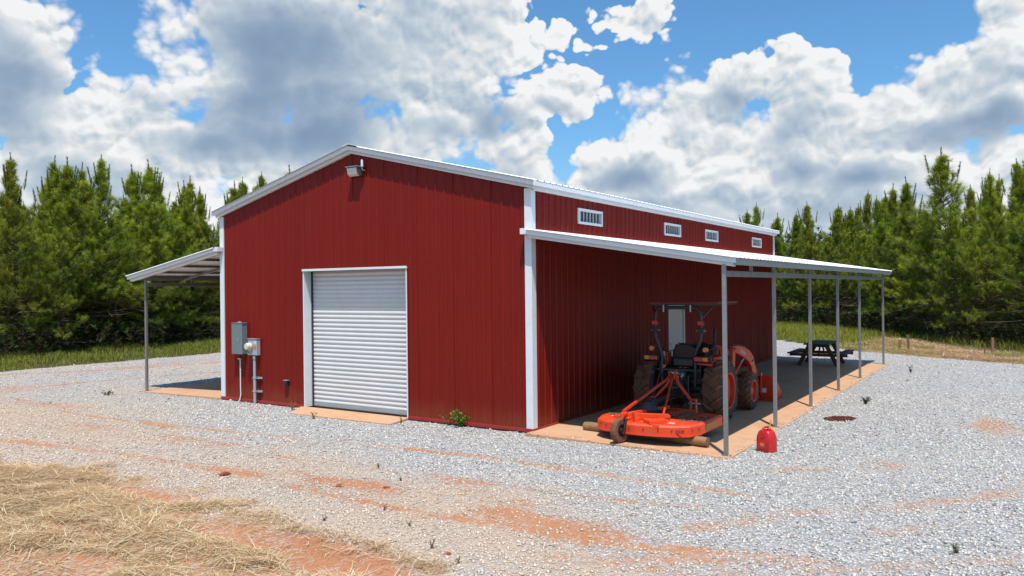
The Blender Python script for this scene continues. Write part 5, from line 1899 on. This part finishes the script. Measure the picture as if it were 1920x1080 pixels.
    me_t.materials.append(M['bark'])
    return me_t, me_c


VARS = [pine_variant(101, 7.6, 1.60), pine_variant(202, 7.6, 1.45, .14), pine_variant(303, 7.6, 1.75, .08, 1.1),
        pine_variant(404, 7.6, 1.35, .18, .95), pine_variant(505, 7.6, 1.65, .22, .9), pine_variant(606, 7.6, 1.5, .06, 1.15)]


def pine(x, y, h, var, rz, label, group=None, wide=1.0):
    t = thing('pine_tree', label, 'pine tree', (x, y, float(gz(x, y)) - .02), rz, group)
    s = h / 7.6
    wr = random.Random(int(x * 131 + y * 977))
    wide = wr.uniform(.82, 1.22)
    t.rotation_euler = (wr.gauss(0, .03), wr.gauss(0, .03), rz)
    t.scale = (s * wide, s * wide, s)
    for nm, me in (('trunk', VARS[var][0]), ('crown', VARS[var][1])):
        o = bpy.data.objects.new(nm, me); COL.objects.link(o); o.parent = t
    return t


ORD = ['first', 'second', 'third', 'fourth', 'fifth', 'sixth', 'seventh', 'eighth', 'ninth', 'tenth', 'eleventh', 'twelfth', 'thirteenth', 'fourteenth']
rt = random.Random(5)
left_front = [(-26.6, .6, 7.2, 4), (-26.9, 3.2, 7.9, 0), (-26.2, 4.6, 6.3, 2), (-27.2, 5.4, 8.1, 1), (-26.6, 6.9, 8.35, 3), (-26.0, 8.3, 6.5, 5), (-27.0, 9.5, 8.45, 2), (-26.4, 10.6, 7.5, 0), (-26.9, 12.0, 7.5, 1), (-26.3, 13.6, 7.9, 4)]
look = ['low bushy', 'tall broad', 'short bright green', 'tall narrow', 'tall open topped', 'low rounded', 'tallest bushy', 'mid height', 'mid height dark', 'tall']
for i, (x, y, h, v) in enumerate(left_front):
    pine(x, y, h, v, rt.uniform(0, 6.28), '%s pine, %s from left in the front row left of the barn' % (look[i], ORD[i]), 'front row of pines left of the barn')
for row in range(1, 6):
    for k in range(13):
        x = -26.6 - 2.1 * row + rt.uniform(-.5, .5); y = -2.5 - .6 * row + k * 2.0 + rt.uniform(-.6, .6)
        if row == 1 and 1 <= k <= 8:
            pine(x, y, rt.uniform(6.6, 8.6), rt.randrange(6), rt.uniform(0, 6.28), 'pine of the second row left of the barn, %s from the left' % ORD[k - 1], 'second row of pines left of the barn')
            continue
        pine(x, y, rt.uniform(5.8, 8.6), rt.randrange(6), rt.uniform(0, 6.28), 'young pine deep in the dense stand behind the front row left of the barn', 'pines deep in the stand left of the barn')

right_front = [(-7.6, 45.6, 7.6, 1), (-5.8, 43.8, 7.4, 3), (-4.0, 41.9, 7.9, 0), (-2.2, 39.9, 7.2, 4), (-.6, 38.0, 7.9, 3), (.9, 36.2, 7.3, 2), (2.5, 34.6, 8.1, 1), (3.4, 32.3, 6.4, 5), (4.6, 30.6, 8.9, 4), (5.0, 29.0, 5.6, 2), (6.3, 28.6, 7.4, 0), (7.6, 27.0, 7.6, 3), (8.7, 25.6, 7.6, 2), (10.2, 24.2, 7.4, 1)]
look2 = ['narrow', 'dark narrow', 'tall pointed', 'open', 'tall slim', 'bushy', 'tall', 'low', 'tallest', 'short bright', 'broad', 'dense', 'broad dark', 'partly cut off']
for i, (x, y, h, v) in enumerate(right_front):
    pine(x, y, h, v, rt.uniform(0, 6.28), '%s pine, %s from the left in the front row right of the barn' % (look2[i], ORD[i]), 'front row of pines right of the barn')
for row in range(1, 6):
    for k in range(14):
        fx = -9.6 + k * 1.62 + rt.uniform(-.4, .4); fy = 47.6 - k * 1.75 + rt.uniform(-.4, .4)
        x = fx + .66 * 2.2 * row; y = fy + .75 * 2.2 * row
        if row == 1 and k < 13:
            pine(x, y, rt.uniform(6.6, 8.4), rt.randrange(6), rt.uniform(0, 6.28), 'pine of the second row right of the barn, %s from the left' % ORD[k], 'second row of pines right of the barn')
            continue
        pine(x, y, rt.uniform(5.8, 8.4), rt.randrange(6), rt.uniform(0, 6.28), 'young pine deep in the dense stand behind the front row right of the barn', 'pines deep in the stand right of the barn')
# a few tops that show above the barn's roof
for (x, y, h, w_) in ((-27.5, 15.8, 8.2, 'leftmost'), (-27.2, 17.9, 9.3, 'rightmost'), (-28.5, 16.9, 8.9, 'middle')):
    pine(x, y, h, rt.randrange(6), rt.uniform(0, 6.28), '%s of the thin pine tops above the left roof slope' % w_, 'pine tops above the left slope of the roof')
for (x, y, h, w_) in ((-9.6, 47.6, 8.6, 'right'), (-10.4, 49.4, 8.3, 'left')):
    pine(x, y, h, rt.randrange(6), rt.uniform(0, 6.28), '%s one of two pine tops above the far roof end' % w_, 'pine tops above the far end of the roof')


# far woods closing the stand behind, and the brush under it
def woods():
    r = np.random.default_rng(77)
    roots = []; 
    # left band and right band behind the rows
    n = 5200
    a = np.stack([r.uniform(-46, -38.5, n), r.uniform(-14, 44, n), r.uniform(0, 6.6, n)], 1)
    t = r.uniform(-.25, 1.15, n)
    b = np.stack([-9 + 22 * t, 47 - 24 * t, r.uniform(0, 6.6, n)], 1)
    off = r.uniform(13.5, 20, n)
    b[:, 0] += .66 * off; b[:, 1] += .75 * off
    t = r.random(2600)
    c = np.stack([-40 + 36 * t, 46 + 14 * t, r.uniform(0, 6.6, 2600)], 1) + np.stack([r.uniform(-3, 3, 2600), r.uniform(-3, 6, 2600), np.zeros(2600)], 1)
    p = np.concatenate([a, b, c])
    keep = fbm(p[:, 0] * .7, p[:, 1] * .7 + p[:, 2] * .3, 5) > .25
    p = p[keep]
    low = p[r.random(len(p)) < .55].copy(); low[:, 2] *= .25; low[:, :2] += r.normal(0, .8, (len(low), 2))
    p = np.concatenate([p, low])
    n = len(p)
    d = unit(r.normal(size=(n, 3)) * .7 + np.array([0, 0, .8]))
    tn = np.array([[.055, .085, .018]]) * r.uniform(.6, 1.4, (n, 1))
    me = needle_mesh('far_woods', p, d, np.full(n, .9), tn, r, per=16, nl=.55, nw=.10)
    o = bpy.data.objects.new('far_woods', me); COL.objects.link(o)
    tag(o, 'dense mass of pine foliage far behind the front rows', 'woods', kind='stuff')
    # brush at the foot of the stand
    n = 9000
    x = np.concatenate([r.uniform(-31, -25.3, n // 2), np.zeros(n // 2)]); y = np.concatenate([r.uniform(-2, 20, n // 2), np.zeros(n // 2)])
    t = r.random(n // 2)
    x[n // 2:] = -8.5 + 20 * t + r.uniform(-.6, 4.2, n // 2); y[n // 2:] = np.interp(x[n // 2:], TREE_X, TREE_Y) + r.uniform(-.4, 3.2, n // 2)
    z = gz(x, y) + r.random(n) ** 1.5 * 1.15
    d = unit(r.normal(size=(n, 3)) * .8 + np.array([0, 0, .7]))
    kind = r.random((n, 1))
    tn = np.where(kind < .45, np.array([[.045, .065, .016]]), np.where(kind < .75, np.array([[.10, .06, .03]]), np.array([[.10, .14, .03]]))) * r.uniform(.6, 1.3, (n, 1))
    me = needle_mesh('undergrowth', np.stack([x, y, z], 1), d, np.full(n, .25), tn, r, per=14, nl=.17, nw=.022)
    o = bpy.data.objects.new('undergrowth', me); COL.objects.link(o)
    tag(o, 'low tangled brush and dead twigs at the foot of the pines', 'brush', kind='stuff')


woods()


# ------------------------------------------------------------------ small plants in the gravel
def weed(label, x, y, h, n_stem, spread, col, leafy=True, seed=0, group=None, leaf=.02):
    r = np.random.default_rng(seed + 900)
    st = MB(); V = []; C = []
    for s in range(n_stem):
        a = r.uniform(0, 6.28); sp_ = spread * r.uniform(.3, 1); hh = h * r.uniform(.45, 1.05)
        pts = [np.array([r.normal(0, .01), r.normal(0, .01), 0]), np.array([math.cos(a) * sp_ * .35, math.sin(a) * sp_ * .35, hh * .6]), np.array([math.cos(a) * sp_, math.sin(a) * sp_, hh])]
        st.tube(pts, [.0035, .0025, .0015], 4, caps=False)
        nl = 16 if leafy else 5
        for k in range(nl):
            t = r.uniform(.15, 1.0)
            q = pts[0] * (1 - t) ** 2 + pts[1] * 2 * t * (1 - t) + pts[2] * t * t
            d = unit(r.normal(size=3) + np.array([0, 0, .5])); w_ = unit(np.cross(d, r.normal(size=3)))
            l_ = leaf * r.uniform(.7, 1.6) * (1 if leafy else 2.6); ww = l_ * (.32 if leafy else .10)
            V += [q, q + d * l_ * .5 + w_ * ww, q + d * l_, q + d * l_ * .5 - w_ * ww]
            c = np.array(col) * r.uniform(.65, 1.3)
            C += [c] * 4
    root = thing('weed', label, 'weed', (x, y, float(gz(x, y)) - .005), 0, group)
    st.build('stem', M['bark'] if not leafy else M['table_leg'], root)
    me = fast_mesh('foliage', np.array(V), np.arange(len(V)).reshape(-1, 4), 4, M['leaf'], {'tint': np.array(C)})
    o = bpy.data.objects.new('foliage', me); COL.objects.link(o); o.parent = root
    return root


weed('bright green leafy weed against the red wall between roller door and corner', -1.60, -.10, .34, 30, .27, (.18, .27, .03), True, 1, leaf=.040)
weed('thin reddish sprig beside the bright green weed at the wall', -1.92, -.09, .30, 8, .22, (.26, .19, .06), True, 2, leaf=.030)
weed('pale dry weed on the gravel left of the door apron', -6.25, -.28, .22, 8, .13, (.34, .27, .08), True, 3, leaf=.02)
weed('low yellow weed at the middle of the door apron edge', -4.9, -.86, .16, 7, .10, (.32, .27, .06), True, 4, leaf=.02)
weed('thin weed at the right end of the door apron', -2.86, -.42, .20, 5, .05, (.24, .22, .08), True, 5, leaf=.018)
weed('dark green weed standing in gravel beyond the reddish bark patch', 4.62, 6.75, .20, 12, .12, (.045, .075, .035), True, 6, leaf=.030)
weed('small dark weed in gravel near the far end of the porch', 4.75, 13.9, .28, 5, .16, (.05, .06, .04), True, 7, leaf=.03)
weed('low grey green tuft on gravel left of the left porch post', -12.75, -.9, .12, 10, .18, (.12, .14, .08), True, 8, leaf=.03)
weed('thin grass tuft in gravel at the lower right', 7.02, -3.33, .11, 12, .025, (.16, .20, .08), False, 9, leaf=.014)
sprigs = [(-.55, -3.55, 'small sprig in gravel in front of the barn wall, farthest from the camera', .09), (.25, -3.95, 'small olive sprig right of the long clay streak in the gravel', .06),
          (1.05, -5.15, 'low yellow green sprig in gravel above the big bare clay patch', .08), (1.75, -5.5, 'dry thin sprig just beyond the straw edge, middle one', .07),
          (2.45, -5.95, 'tallest green sprig beside the lower edge of the straw', .10), (2.95, -6.15, 'round green sprig right of the tallest one by the straw edge', .07),
          (.75, -5.85, 'faint tuft at the straw edge left of the bare clay patch', .06)]
for i, (x, y, lb_, h_) in enumerate(sprigs):
    weed(lb_, x, y, h_, 7, .035, (.20, .21, .09) if i % 2 else (.15, .18, .06), i % 3 == 1, 20 + i, 'tiny sprigs in the foreground gravel', leaf=.010)

# clay clods
r = random.Random(12)
for i, (x, y, s, lb_) in enumerate(((-2.25, -5.0, .07, 'largest clay clod at the left end of the clay streak'), (-.28, -4.62, .045, 'small clay clod at the right part of the clay streak'),
                           (2.7, -6.0, .03, 'small red clod in grey gravel beside the straw edge'), (5.9, -6.3, .035, 'red clay clod in the gravel near the bottom edge of the photo'),
                           (-6.2, -6.42, .10, 'rust red lump at the far left edge of the straw'), (.35, -4.35, .035, 'small clay clod in the middle of the dusty lane'))):
    bm = bmesh.new(); bmesh.ops.create_icosphere(bm, subdivisions=2, radius=1)
    for v in bm.verts:
        v.co *= r.uniform(.75, 1.2); v.co.z *= .55; v.co.x *= 1.3
    me = bpy.data.meshes.new('clay_clod'); bm.to_mesh(me); bm.free(); me.materials.append(M['clod'])
    o = bpy.data.objects.new('clay_clod', me); COL.objects.link(o)
    o.location = (x, y, float(gz(x, y)) + s * .25); o.scale = (s, s, s); o.rotation_euler = (0, 0, r.uniform(0, 3))
    tag(o, lb_, 'clod', 'red clay clods on the gravel')


# reddish bark chips spilled on the gravel
def bark_patch():
    r = np.random.default_rng(51)
    n = 900
    a = r.uniform(0, 6.28, n); q = np.sqrt(r.random(n))
    x = 4.50 + .27 * q * np.cos(a) + .05 * q * np.sin(a); y = 4.42 + .33 * q * np.sin(a) + .05 * np.cos(a)
    z = gz(x, y) + .012 + .03 * (1 - q) * r.random(n)
    l = r.uniform(.008, .026, n); w = r.uniform(.004, .010, n); hd_ = r.uniform(0, 6.28, n)
    dx, dy = np.cos(hd_) * l, np.sin(hd_) * l; ex, ey = -np.sin(hd_) * w, np.cos(hd_) * w; tz = r.normal(0, .008, n)
    V = np.stack([np.stack([x - dx - ex, y - dy - ey, z - tz], 1), np.stack([x + dx - ex, y + dy - ey, z + tz], 1), np.stack([x + dx + ex, y + dy + ey, z + tz + .006], 1), np.stack([x - dx + ex, y - dy + ey, z - tz + .006], 1)], 1).reshape(-1, 3)
    c = np.repeat(np.array([[.17, .045, .03]]) * r.uniform(.4, 1.4, (n, 1)), 4, 0)
    me = fast_mesh('bark_chips', V, np.arange(4 * n).reshape(-1, 4), 4, M['mulch'], {'tint': c})
    o = bpy.data.objects.new('bark_chips', me); COL.objects.link(o)
    tag(o, 'small patch of reddish bark chips on the grey gravel', 'bark chips', kind='stuff')


bark_patch()
print('counts: hay', N_HAY, 'grass', N_GRASS, 'crown tris', [len(v[1].polygons) for v in VARS])
